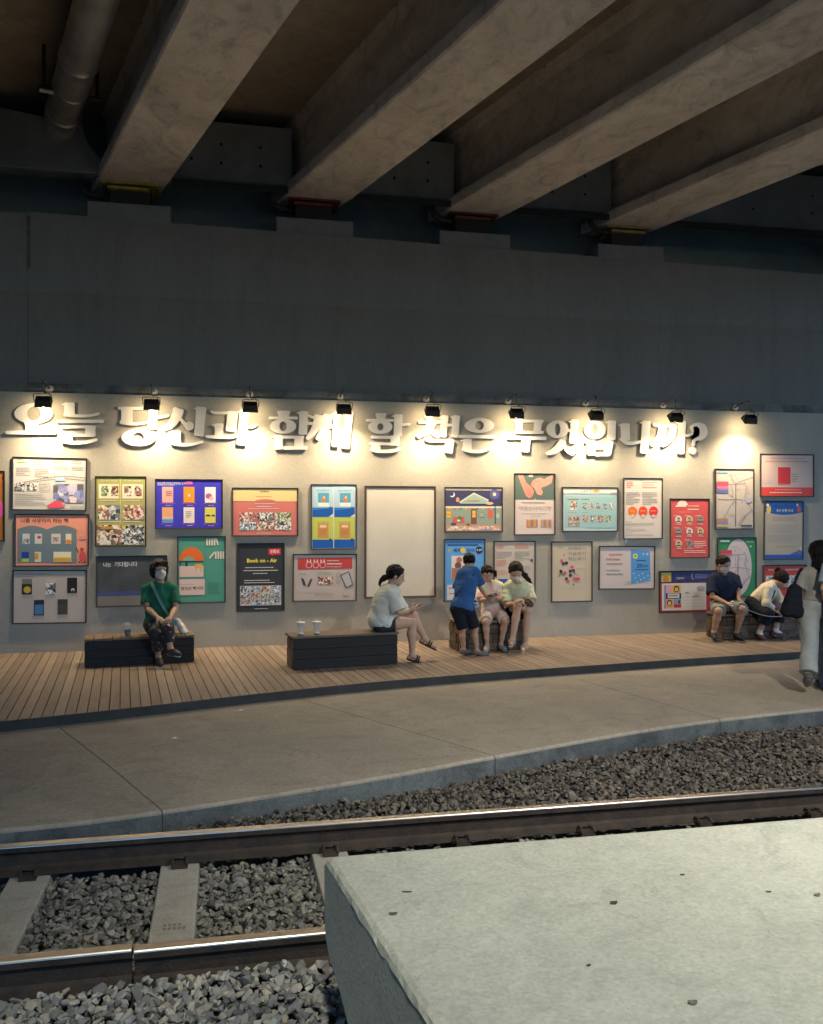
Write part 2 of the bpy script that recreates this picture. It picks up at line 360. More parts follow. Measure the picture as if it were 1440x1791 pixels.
# concrete path: separate cast bays with open joints
pt = tag(empty('path', (3, 8, 0)), kind='structure'); OT = (3, 8, 0)
joints = [((-9, 6.5), (-9, 6.0)), ((-4.9, 8.0), (-3.3, 6.04)), ((-1.53, 8.67), (-.40, 6.20)), ((.73, 9.50), (2.15, 6.85)), ((4.02, 10.2), (4.63, 7.66)), ((7.6, 10.8), (8.0, 8.0)), ((15.5, 11.3), (15.5, 8.5))]
for k in range(len(joints)-1):
    (a0, a1), (b0, b1) = joints[k], joints[k+1]
    top = np.linspace(a0[0]+.004, b0[0]-.004, 40); bot = np.linspace(a1[0]+.004, b1[0]-.004, 40)
    nz = [(.0, 0), (.0, .0)]
    V = []; F = []
    for xt, xb in zip(top, bot):
        yt = deck_edge(xt)+.10; yb = path_edge(xb)
        d = np.array([xt-xb, yt-yb]); d /= np.linalg.norm(d)
        ze = -.062*min(1, max(0, (1.9-xb)/2.8))
        ym = yt+(yb-yt)*.6; xm = xt+(xb-xt)*.6
        V += [(xt, yt, 0), (xm, ym, ze*.35), (xb+d[0]*.015, yb+d[1]*.015, ze), (xb, yb, ze-.014), (xb+.0, yb-.004, -.45), (xt, yt, -.45)]
    for i in range(39):
        for q in range(6): F.append((6*i+q, 6*i+(q+1) % 6, 6*(i+1)+(q+1) % 6, 6*(i+1)+q))
    F += [(0, 1, 2, 3, 4, 5), tuple(range(6*39+5, 6*39-1, -1))]
    mb = MB(); mb.add(V, F); bay = mb.build('concrete_bay', M_PATH, pt, org=OT)
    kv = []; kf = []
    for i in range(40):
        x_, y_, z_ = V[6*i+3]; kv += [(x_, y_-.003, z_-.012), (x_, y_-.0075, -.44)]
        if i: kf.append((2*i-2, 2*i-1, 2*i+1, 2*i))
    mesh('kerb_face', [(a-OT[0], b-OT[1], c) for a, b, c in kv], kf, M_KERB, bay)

# ------------------------------------------------------------------ railway
ZR = -.12
def rail_profile(y, z):     # UIC-like section, head up
    h = [(-.036, 0), (-.031, .004+.0), (.031, .004), (.036, 0), (.035, -.035), (.010, -.052), (.009, -.125), (.025, -.140), (.072, -.158), (.075, -.170), (-.075, -.170), (-.072, -.158), (-.025, -.140), (-.009, -.125), (-.010, -.052), (-.035, -.035)]
    return [(y+a, z+c-.004) for a, c in h]
def rail(x0, x1, y, z, label):
    r = empty('rail', ((x0+x1)/2, y, z-.17)); org = ((x0+x1)/2, y, z-.17)
    m = MB(); m.prism([(x0, a, c) for a, c in rail_profile(y, z)], (x1-x0, 0, 0)); m.build('web_and_foot', M_RUST, r, org=org)
    hp = [(-.030, .0005), (.030, .0005), (.0345, -.0045), (.0358, -.010), (-.0358, -.010), (-.0345, -.0045)]
    m = MB(); m.prism([(x0+.001, y+a*1.03, z+c+.0015) for a, c in hp], (x1-x0-.002, 0, 0)); m.build('running_surface', M_HEAD, r, org=org)
    tag(r, label, 'rail', 'rails of the track')
    return r, org
YF, YN = 5.95, 4.43
rf, of_ = rail(-8, 14, YF, ZR, 'far rail with brightly polished top, along the edge of the concrete path')
xj = float(onz(233, 1656, ZR)[0])
rn, on_ = rail(-8, xj-.004, YN, ZR+.001, 'left length of the near rail, ending at the open joint')
rn2, on2 = rail(xj+.006, 14, YN+.006, ZR-.011, 'right length of the near rail, running behind the concrete slab')
sx = [-.27+.905*k+(.06 if k > 0 else 0) for k in range(-3, 8)]
for k, xx in enumerate(sx):
    for rr, oo, yy in ((rf, of_, YF), (rn if xx < xj else rn2, on_ if xx < xj else on2, YN)):
        for q in (-1, 1):
            m = MB()
            yc = yy+q*.10
            m.tube([(xx-.045, yy+q*.115, -.285), (xx-.045, yy+q*.115, -.25), (xx-.045, yy+q*.065, -.255), (xx+.03, yy+q*.06, -.262), (xx+.045, yy+q*.115, -.25), (xx+.045, yy+q*.15, -.275)], .010, 7)
            m.box(xx-.05, xx+.05, yy+q*.115-.03, yy+q*.115+.03, -.30, -.27)
            m.build('rail_clip', M_RUST, rr, org=oo)
for k, xx in enumerate(sx):
    if k not in (2, 3, 4): continue
    s_ = empty('sleeper', (xx, 5.19, -.47)); os_ = (xx, 5.19, -.47)
    tp = .035
    V = []
    ys = [3.95, 4.2, 4.9, 5.48, 6.2, 6.43]; zt = [-.315, -.297, -.306, -.306, -.297, -.315]
    F = []
    for i, (yy, zz) in enumerate(zip(ys, zt)):
        V += [(xx-.155, yy, -.50), (xx+.155, yy, -.50), (xx+.118, yy, zz), (xx-.118, yy, zz)]
        if i: F += [(4*(i-1)+q, 4*i+q, 4*i+(q+1) % 4, 4*(i-1)+(q+1) % 4) for q in range(4)]
    F += [(0, 1, 2, 3), (23, 22, 21, 20)]
    mb = MB(); mb.add(V, F); mb.build('body', M_SLEEPER, s_, org=os_, bevel=.008)
    if k == 3:
        st = MB()
        for r_ in range(2):
            for c_ in range(5 - r_):
                st.box(xx-.05+c_*.026, xx-.05+c_*.026+.017, 4.98+r_*.045, 5.005+r_*.045, -.3062, -.3035)
        st.build('stamped_mark', mat('stamp', (.17, .16, .14), .9), s_, org=os_)
    tag(s_, {2: 'concrete sleeper cut off by the left edge of the photo', 3: 'concrete sleeper with small stamped marks, between two beds of grey stones', 4: 'concrete sleeper half hidden behind the corner of the concrete slab'}[k], 'sleeper', 'sleepers of the track')

# ballast: angular granite stones
bed = tag(mesh('track_bed', [(-9, -4, -.44), (16, -4, -.44), (16, 9, -.44), (-9, 9, -.44)], [(0, 1, 2, 3)], M_DIRT), kind='structure')
def stone_mesh(seed, squash):
    rg = np.random.default_rng(seed); bm = bmesh.new()
    for p in rg.normal(size=(13, 3)):
        p = p/np.linalg.norm(p)*rg.uniform(.75, 1.0); bm.verts.new((p[0]*1.15, p[1]*.9, p[2]*squash))
    r = bmesh.ops.convex_hull(bm, input=bm.verts)
    bmesh.ops.delete(bm, geom=[v_ for v_ in bm.verts if not v_.link_faces], context='VERTS')
    bmesh.ops.recalc_face_normals(bm, faces=bm.faces); bm.verts.index_update()
    V = np.array([v_.co[:] for v_ in bm.verts]); F = [[q.index for q in f_.verts] for f_ in bm.faces]; bm.free()
    return V, np.array(F)
def stone_mat(name, lo, hi):
    m = bpy.data.materials.new(name); m.use_nodes = True; t = m.node_tree; b = t.nodes['Principled BSDF']; N = t.nodes.new; L = t.links.new
    b.inputs['Roughness'].default_value = .8; b.inputs['Specular IOR Level'].default_value = .3
    ge = N('ShaderNodeNewGeometry'); oi = N('ShaderNodeObjectInfo'); ad = N('ShaderNodeMath'); ad.operation = 'ADD'; fr = N('ShaderNodeMath'); fr.operation = 'FRACT'
    L(ge.outputs['Random Per Island'], ad.inputs[0]); L(oi.outputs['Random'], ad.inputs[1]); L(ad.outputs[0], fr.inputs[0])
    r = N('ShaderNodeValToRGB'); e = r.color_ramp.elements; e[0].color = (*lo, 1); e[1].color = (*hi, 1)
    w = e.new(.55); w.color = tuple(.5*(a+c) for a, c in zip(lo, hi))+(1,)
    w = e.new(.9); w.color = (hi[0]*.95, hi[1]*.85, hi[2]*.7, 1)
    L(fr.outputs[0], r.inputs[0])
    tc = N('ShaderNodeTexCoord'); n = N('ShaderNodeTexNoise'); n.inputs['Scale'].default_value = 40; n.inputs['Detail'].default_value = 5; L(tc.outputs['Object'], n.inputs['Vector'])
    mx = N('ShaderNodeMixRGB'); mx.blend_type = 'OVERLAY'; mx.inputs[0].default_value = .55; L(r.outputs[0], mx.inputs[1]); L(n.outputs[0], mx.inputs[2]); L(mx.outputs[0], b.inputs['Base Color'])
    bp = N('ShaderNodeBump'); bp.inputs['Strength'].default_value = .35; bp.inputs['Distance'].default_value = .006; L(n.outputs[0], bp.inputs['Height']); L(bp.outputs[0], b.inputs['Normal'])
    return m
M_STONE = stone_mat('granite_ballast', (.13, .13, .125), (.42, .42, .405)); M_STONE_MID = stone_mat('granite_ballast_dim', (.075, .074, .070), (.25, .25, .24)); M_STONE_OLD = stone_mat('old_brown_ballast', (.045, .041, .037), (.165, .150, .135))  # near stones lightened, middle and brown far ones darkened, to carry the light
stones = [stone_mesh(100+i, random.uniform(.5, .85)) for i in range(24)]
def bed_height(x, y):
    if y > YF+.06:            # shoulder rises towards the path
        t_ = max(0, min(1, (y-YF-.09)/max(.05, path_edge(x)-YF-.09))); return -.262+.125*t_**.7+.012*math.sin(3*x)
    if y > YN+.05 and y < YF-.05:
        return -.338
    return -.262 + .015*math.sin(2.1*x+1) - .03*max(0, 4.0-y)
placed = []
def on_sleeper(x, y): return any(abs(x-s) < .135 for s in sx[1:6]) and 4.40 < y < 6.02
SLX0, SLY1 = .42, 3.76
def scatter(x0, x1, y0, y1, pitch, size):
    for yy in np.arange(y0, y1, pitch*.86):
        for xx in np.arange(x0, x1, pitch):
            px = xx+random.uniform(-.5, .5)*pitch; py = yy+random.uniform(-.5, .5)*pitch
            if py > path_edge(px)-.02: continue
            if abs(py-YF) < .075 or abs(py-YN) < .075: continue
            if on_sleeper(px, py): continue
            if px > SLX0+.10 and py < SLY1-.50: continue
            placed.append((px, py, size*random.uniform(.62, 1.35)))
scatter(-1.9, 3.4, YN+.06, YF-.06, .040, .0235)
scatter(-1.9, 3.4, YN+.06, YF-.06, .056, .027)
scatter(-1.7, 1.6, 3.0, YN-.06, .042, .0255)
scatter(-1.7, 1.6, 3.0, YN-.06, .055, .030)
scatter(-1.9, 10.5, YF+.07, 8.3, .043, .024)
scatter(-1.9, 9.5, YF+.07, 8.3, .060, .029)
placed_d = []
for (px, py, s) in placed:
    z = bed_height(px, py)+random.uniform(-.022, .016)
    if py > path_edge(px)-.12: z -= .02
    e = Euler((random.uniform(-.7, .7), random.uniform(-.7, .7), random.uniform(0, 6.28)))
    placed_d.append((px, py, z, s, e))
# the largest looking stones (nearest to the viewer, in view) are parts of their own
def vis(p):
    x, y = p[0], p[1]; d = x*SA+y*CA; u = (x*CA-y*SA)/d*FPX+CX; w = CY-(p[2]-CAMH)/d*FPX
    return -10 < u < 610 and w < 1800 and y < YN-.05
near = sorted([p for p in placed_d if vis(p)], key=lambda p: -(p[3]/(p[0]*SA+p[1]*CA)))[:300]
nearset = set(id(p) for p in near)
smesh = []
for i, (V, F) in enumerate(stones):
    me = bpy.data.meshes.new('stone'); me.from_pydata(V.tolist(), [], F.tolist()); me.materials.append(M_STONE); me.update(); smesh.append(me)
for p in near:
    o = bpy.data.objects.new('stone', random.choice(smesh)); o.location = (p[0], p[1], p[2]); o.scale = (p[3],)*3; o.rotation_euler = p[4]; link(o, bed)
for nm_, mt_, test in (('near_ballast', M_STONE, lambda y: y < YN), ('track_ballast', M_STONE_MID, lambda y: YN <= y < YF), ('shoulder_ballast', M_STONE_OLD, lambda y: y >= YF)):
    AV = []; AF = []; n0 = 0
    for p in placed_d:
        if id(p) in nearset or not test(p[1]): continue
        V, F = random.choice(stones); Mx = np.array(p[4].to_matrix())*p[3]
        AV.append(V @ Mx.T+np.array([p[0], p[1], p[2]])); AF.append(F+n0); n0 += len(V)
    me = bpy.data.meshes.new(nm_); me.from_pydata(np.vstack(AV).tolist(), [], np.vstack(AF).tolist()); me.materials.append(mt_); me.update()
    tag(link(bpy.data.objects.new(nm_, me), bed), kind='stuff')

# ------------------------------------------------------------------ foreground concrete slab
sb = empty('concrete_slab', (2.5, 2.4, -.45)); OS = (2.5, 2.4, -.45)
tag(sb, 'pale thick concrete slab with worn edge in the right foreground', 'slab')
def slab_geo():
    bm = bmesh.new()
    nx, ny = 90, 110
    x1, y0 = 9.0, -1.6; zt = .5
    # cross-section along the left edge direction: top, far face, haunch, base
    def left(y): return SLX0+(SLY1-y)*.123
    sec = [(y0, zt)]+[(y0+(SLY1-.03-y0)*t_, zt) for t_ in np.linspace(.05, 1, ny)]
    sec += [(SLY1-.012, zt-.004), (SLY1-.003, zt-.012), (SLY1, zt-.03), (SLY1-.004, zt-.12), (SLY1-.010, zt-.24), (SLY1-.03, zt-.33), (SLY1-.09, zt-.38), (SLY1-.22, zt-.42), (SLY1-.36, zt-.46), (SLY1-.43, zt-.52), (SLY1-.45, zt-.60), (SLY1-.455, -.5)]
    xsn = np.concatenate([[0, .012, .03, .06], np.linspace(.12, 1, 40)**1.6*8.4+.08])
    rng = np.random.default_rng(3)
    grid = []
    for j, (y, z) in enumerate(sec):
        row = []
        for i, dx in enumerate(xsn):
            x = left(y)+dx
            zz = z; yy = y
            ch = rng.random()**5
            if i == 0 and z > .3: zz -= .022+.012*rng.random()+.012*ch; x += .004*rng.random()+.003*ch
            if i == 1 and z > .3: zz -= .008+.006*rng.random()+.005*ch
            if i == 2 and z > .3: zz -= .003*rng.random()
            row.append(bm.verts.new((x, yy, zz)))
        grid.append(row)
    for j in range(len(sec)-1):
        for i in range(len(xsn)-1): bm.faces.new((grid[j][i], grid[j][i+1], grid[j+1][i+1], grid[j+1][i]))
    bm.faces.new([grid[j][0] for j in range(len(sec))]+[bm.verts.new((left(y0)+.01, y0, -.5))])
    bmesh.ops.triangulate(bm, faces=[f_ for f_ in bm.faces if len(f_.verts) > 4], ngon_method='EAR_CLIP')
    bmesh.ops.remove_doubles(bm, verts=bm.verts, dist=.0005)
    bmesh.ops.recalc_face_normals(bm, faces=bm.faces)
    for v_ in bm.verts: v_.co -= Vector(OS)
    me = bpy.data.meshes.new('block'); bm.to_mesh(me); bm.free(); me.materials.append(M_SLAB)
    return link(bpy.data.objects.new('block', me), sb)
slab_geo()
# dead leaves and chips lying on it
leafm = [mat('dead_leaf_a', (.10, .085, .05), .7, var=.3, vscale=60), mat('dead_leaf_b', (.16, .15, .10), .7, var=.3, vscale=60), mat('dead_leaf_c', (.05, .047, .04), .7)]
leaves = [(712, 1561, .050, .006, 0, 'thin dark twig lying near the left edge of the slab', 'twig', 2), (688, 1600, .036, .014, .1, 'small brown leaf nearest the left edge of the slab', 'leaf', 0),
          (1074, 1581, .034, .017, .2, 'curled dark leaf in the middle of the slab', 'leaf', 2), (1194, 1531, .024, .008, 0, 'tiny dark leaf near the far edge of the slab', 'leaf', 2),
          (1345, 1561, .026, .007, .1, 'thin leaf scrap on the slab, second from the right edge of the photo', 'leaf', 2), (1430, 1567, .032, .016, .3, 'pale brown leaf on the slab at the right edge of the photo', 'leaf', 1),
          (1030, 1690, .02, .008, .4, 'tiny leaf scrap on the near half of the slab', 'leaf', 2), (1212, 1756, .036, .018, .1, 'grey curled leaf on the slab nearest the bottom of the photo', 'leaf', 1)]
for px, py, L_, W_, rz, lb, ct, mi in leaves:
    L_ *= .8; W_ *= .75
    c = onz(px, py, .5); V = []; F = []
    n_ = 9
    for i in range(n_):
        t_ = i/(n_-1); w_ = W_*math.sin(math.pi*min(.97, max(.03, t_)))**.7*.5
        zc = .002+.005*(2*t_-1)**2*(W_/.018)
        V += [((t_-.5)*L_, -w_*1.6, zc+.004*W_/.018), ((t_-.5)*L_, 0, zc), ((t_-.5)*L_, w_*1.6, zc+.006*W_/.018)]
        if i: F += [(3*i-3, 3*i, 3*i+1, 3*i-2), (3*i-2, 3*i+1, 3*i+2, 3*i-1)]
    o = mesh(ct, V, F, leafm[mi]); o.location = (c[0], c[1], .5); o.rotation_euler = (0, 0, rz-YAW)
    md = o.modifiers.new('thick', 'SOLIDIFY'); md.thickness = .0012
    tag(o, lb, ct, 'dead leaves on the slab')

# ------------------------------------------------------------------ raised white letters (traced strokes: x, y, width in photo pixels on the wall plane)
LY = WALL_Y-.036
def stroke_poly(pts):
    P = np.array([(a, b) for a, b, w in pts], float); W = np.array([w for _, _, w in pts], float)
    if len(P) > 2:      # smooth
        t = np.linspace(0, len(P)-1, 6*(len(P)-1)+1); i = np.clip(t.astype(int), 0, len(P)-2); u = (t-i)[:, None]
        p0 = P[np.clip(i-1, 0, None)]; p1 = P[i]; p2 = P[i+1]; p3 = P[np.clip(i+2, None, len(P)-1)]
        P2 = .5*((2*p1)+(-p0+p2)*u+(2*p0-5*p1+4*p2-p3)*u**2+(-p0+3*p1-3*p2+p3)*u**3)
        W = np.interp(t, np.arange(len(W)), W); P = P2
    T = np.gradient(P, axis=0); T /= np.linalg.norm(T, axis=1)[:, None]+1e-9; Nn = np.stack([-T[:, 1], T[:, 0]], 1)
    Lf = P+Nn*W[:, None]/2; Rt = P-Nn*W[:, None]/2
    rr = min(2.6, W[0]*.5), min(2.6, W[-1]*.5)
    # rounded ends
    def cap(c, t, nrm, w, r):
        out = []
        for k in range(0, 7):
            a = math.pi/2*k/6; out.append(c+nrm*(w/2-r)+nrm*r*math.cos(a)+t*r*math.sin(a))
        for k in range(6, -1, -1):
            a = math.pi/2*k/6; out.append(c-nrm*(w/2-r)-nrm*r*math.cos(a)+t*r*math.sin(a))
        return out
    return list(Lf)+cap(P[-1], T[-1], Nn[-1], W[-1], rr[1])+list(Rt[::-1])+cap(P[0], -T[0], -Nn[0], W[0], rr[0])
def S(*a): return ('s', [tuple(a[i:i+3]) for i in range(0, len(a), 3)])
def Bk(x0, y0, x1, y1, w, serif=1):      # thick block with a small flag at its head
    L_ = [('s', [(x0, y0, w), ((x0+x1)/2, (y0+y1)/2, w*.93), (x1, y1, w*.96)])]
    if serif: L_.append(('s', [(x0-w*.5-3, y0+.6, 2.4), (x0, y0+1.2, 4.5)]))
    return L_
def Rg(cx, cy, rx, ry, ix, iy): return ('r', cx, cy, rx, ry, ix, iy)
GL = [
 ('오', 'leftmost', [Rg(59, 723.2, 34, 18, 12, 12), S(55, 741, 26, 55, 747, 20, 55, 755, 24), S(12, 756.5, 6, 95.5, 756.5, 6)]),
 ('늘', '', Bk(121.5, 706.5, 121.5, 724, 19)+[S(114, 724, 8, 130, 727, 6, 153, 727.3, 4.5, 172, 724, 4.5), S(101, 737, 5.5, 179, 737, 5.5), S(108, 746.5, 5, 160, 746.5, 5)]+Bk(158, 747, 158, 761, 19, 0)+[S(106, 760.5, 5, 163, 761.5, 5)]+Bk(117, 762, 117, 772, 21, 0)+[S(109, 771, 7, 125, 774, 6.5, 150, 773.5, 6, 168, 769, 5)]),
 ('당', '', Bk(222, 714, 222, 738, 21, 0)+[S(208.5, 713.8, 5, 258, 714.5, 5), S(212, 738, 7, 228, 741, 6, 245, 740.8, 5, 262, 738, 4)]+Bk(268.5, 714, 266, 748, 17)+[S(276, 730, 6, 294, 727, 5), Rg(242.5, 765.3, 30, 14.8, 10, 9)]),
 ('신', '', [S(312.5, 716.5, 19, 308, 729, 18, 299, 742, 14, 288, 749.5, 8), S(303, 716, 3, 313, 717, 5), S(315, 731, 5, 320, 738, 6, 326, 744, 8), Rg(331, 745, 8.3, 7.6, 0, 0)]+Bk(352, 714, 348, 760, 18)+Bk(307.5, 756, 307.5, 774, 19)+[S(300, 774, 7, 315, 777.5, 6, 336, 777, 5, 354, 772.5, 4.5)]),
 ('과', '', [S(370, 719.5, 4, 376, 722, 5, 400, 722, 5)]+Bk(407, 722, 404, 752, 19, 0)+Bk(383, 743, 383, 761, 16)+[S(362, 763.5, 5, 388, 764.5, 6, 403, 764.5, 6, 414, 762.5, 4)]+Bk(428, 719.5, 422, 776, 17)+[S(433, 746.5, 5, 440, 747, 5, 448, 744, 4)]),
 ('함', '', [S(496.5, 721, 23, 496.5, 726, 19, 496.5, 730, 16), S(472.5, 731, 5, 519, 731, 5), Rg(495.4, 745.5, 23, 13, 6.5, 8.3)]+Bk(531.5, 721.5, 530, 757.5, 16)+[S(539, 740.5, 5, 550, 741, 5)]+Bk(487, 763, 487, 783.5, 16)+[S(494, 764.5, 5, 530, 764.5, 5)]+Bk(523, 765, 523, 782, 17, 0)+[S(498, 783.5, 6, 535.5, 783, 6.5)]),
 ('께', '', [S(541, 727, 4, 547, 729.5, 5, 556, 729, 5), S(558, 728, 17, 555, 742, 16, 548, 755, 12, 538, 766.5, 7), S(574, 727, 17, 571, 742, 16, 565, 755, 13, 556, 767, 8), S(575, 746, 6, 587, 746, 6)]+Bk(590, 723, 586, 779, 12.5)+Bk(611, 722.5, 604.5, 782, 15)),
 ('할', '', [S(666.5, 725, 19, 666.5, 729, 16, 666.5, 734, 14), S(643, 735, 5, 687, 735, 5), Rg(665.6, 746.6, 21, 12.4, 5.6, 6.3)]+Bk(697, 727, 696, 760, 15.5)+[S(703, 743, 5, 716, 742, 4.5), S(651, 764.5, 5, 686, 765, 5)]+Bk(691.5, 764, 691.5, 777, 17, 0)+[S(648, 775.5, 5, 694, 777, 5)]+Bk(657.5, 777, 657.5, 787, 17, 0)+[S(650, 786, 6, 662, 789, 6, 686, 788.7, 6, 699, 785, 5)]),
 ('책', '', [S(746, 727, 8, 753, 733, 11), S(734, 738.5, 5, 772, 738, 5), S(757, 736, 16, 751, 748, 15, 743, 756, 12, 732, 763, 7), S(753, 750, 6, 759, 757, 10, 767, 760.5, 11)]+Bk(778.5, 729, 775.5, 761.5, 12.5)+[S(781, 743.5, 5, 794, 743.5, 5)]+Bk(798.5, 729, 795.5, 762.5, 13)+[S(745, 768, 4, 752, 770.5, 5, 790, 771, 5)]+Bk(787, 771, 784.5, 790, 15.5, 0)),
 ('은', '', [Rg(839, 744, 25.7, 13.2, 7.6, 8), S(804.5, 763.3, 5.5, 865, 764, 5.5)]+Bk(817.5, 770, 818, 786, 15.5)+[S(811, 785.5, 6, 824, 789, 6, 843, 789, 5.5, 858, 784, 4.5)]),
 ('무', '', Bk(908, 735, 908, 756, 14.5)+[S(914, 736.5, 5, 949, 736.5, 5)]+Bk(942, 737, 940, 754, 13.5, 0)+[S(916, 756.3, 5.5, 949, 756, 5.5), S(890.5, 766, 6, 954, 766.5, 6)]+Bk(921, 768, 919, 788, 15.5, 0)),
 ('엇', '', [Rg(975.6, 750.7, 19, 15.6, 5, 10.5), S(991, 753, 5, 1001, 753, 5)]+Bk(1006, 736.5, 1003, 773, 14.5)+[S(984, 772, 12, 978, 782, 14, 969, 789, 11, 958, 793, 6), S(987, 780, 6, 995, 789, 9, 1003, 792.5, 10), Rg(1006, 786, 6.2, 6.5, 0, 0)]),
 ('입', '', [Rg(1041, 752, 19, 15.6, 5, 10.6)]+Bk(1071, 738, 1070, 767, 14.5)+Bk(1034, 773, 1034, 793.5, 14.5)+Bk(1067, 773, 1063, 793, 13.5, 0)+[S(1040, 783, 5, 1062, 783, 5), S(1043, 795, 5.5, 1064, 795, 5.5)]),
 ('니', '', Bk(1094, 743, 1095, 768, 16)+[S(1088, 768, 6, 1097, 774.5, 7, 1110, 774.8, 5.5, 1125, 771, 4.5)]+Bk(1131, 738.5, 1127, 790.5, 15)),
 ('까', '', [S(1144, 742, 4, 1150, 744.5, 5, 1181, 744.5, 5), S(1159, 746, 13.5, 1156.5, 760, 13, 1150, 770, 10.5, 1141, 778, 6), S(1178.5, 746, 13.5, 1175.5, 760, 13, 1169, 771, 10.5, 1160, 779, 6)]+Bk(1194, 738.5, 1191, 791.5, 13.5)+[S(1198, 761, 5, 1204, 761.5, 5, 1211, 758.5, 4)]),
 ('?', '', [S(1212, 754, 4.5, 1211, 746, 5.5, 1219, 742.5, 6, 1229, 747, 13, 1231, 757, 14, 1226, 765.5, 9, 1216, 769, 5, 1213.5, 778, 5), Rg(1212, 788, 6.6, 6.4, 0, 0)]),
]
def wpt(px, py, Y): p = ony(px, py, Y); return p[0], p[2]
ords = ['first', 'second', 'third', 'fourth', 'fifth', 'sixth', 'seventh', 'eighth', 'ninth', 'tenth', 'eleventh', 'twelfth', 'thirteenth', 'fourteenth', 'fifteenth', 'sixteenth']
for gi, (ch, _, strokes) in enumerate(GL):
    bm = bmesh.new(); flatl = []
    for s_ in strokes: flatl += s_ if isinstance(s_, list) else [s_]
    for si, s_ in enumerate(flatl):
        y0 = LY-.0006*si
        if s_[0] == 's':
            poly = stroke_poly(s_[1]); rings = [[wpt(a, b, LY) for a, b in poly]]
        else:
            _, cx, cy, rx, ry, ix, iy = s_
            rings = [[wpt(cx+rx*math.cos(a), cy+ry*math.sin(a), LY) for a in np.linspace(0, 2*math.pi, 48, endpoint=False)]]
            if ix: rings.append([wpt(cx+ix*math.cos(a), cy+iy*math.sin(a), LY) for a in np.linspace(0, 2*math.pi, 48, endpoint=False)])
        depth = .018+.0006*si
        if len(rings) == 2:
            A, B_ = rings; va = [bm.verts.new((x, y0, z)) for x, z in A]; vb = [bm.verts.new((x, y0, z)) for x, z in B_]
            wa = [bm.verts.new((x, y0+depth, z)) for x, z in A]; wb = [bm.verts.new((x, y0+depth, z)) for x, z in B_]
            n_ = len(va)
            for k in range(n_):
                q = (k+1) % n_
                bm.faces.new((va[k], va[q], vb[q], vb[k])); bm.faces.new((va[k], wa[k], wa[q], va[q])); bm.faces.new((vb[k], vb[q], wb[q], wb[k])); bm.faces.new((wa[k], wb[k], wb[q], wa[q]))
        else:
            A = rings[0]; va = [bm.verts.new((x, y0, z)) for x, z in A]; wa = [bm.verts.new((x, y0+depth, z)) for x, z in A]; n_ = len(va)
            fr = bm.faces.new(va); bm.faces.new(wa[::-1])
            for k in range(n_): q = (k+1) % n_; bm.faces.new((va[k], wa[k], wa[q], va[q]))
    bmesh.ops.triangulate(bm, faces=[f_ for f_ in bm.faces if len(f_.verts) > 4], ngon_method='EAR_CLIP')
    bmesh.ops.recalc_face_normals(bm, faces=bm.faces)
    xs_ = [v_.co.x for v_ in bm.verts]; zs_ = [v_.co.z for v_ in bm.verts]; org = Vector(((min(xs_)+max(xs_))/2, WALL_Y, min(zs_)))
    for v_ in bm.verts: v_.co -= org
    me = bpy.data.meshes.new('sign_letter'); bm.to_mesh(me); bm.free(); me.materials.append(M_LETTER)
    o = link(bpy.data.objects.new('sign_letter', me)); o.location = org
    tag(o, ('raised white %s at the end of the wall lettering' % 'question mark') if ch == '?' else 'raised white letter %s, %s character of the wall lettering' % (ch, ords[gi]), 'letter', 'raised letters on the wall')

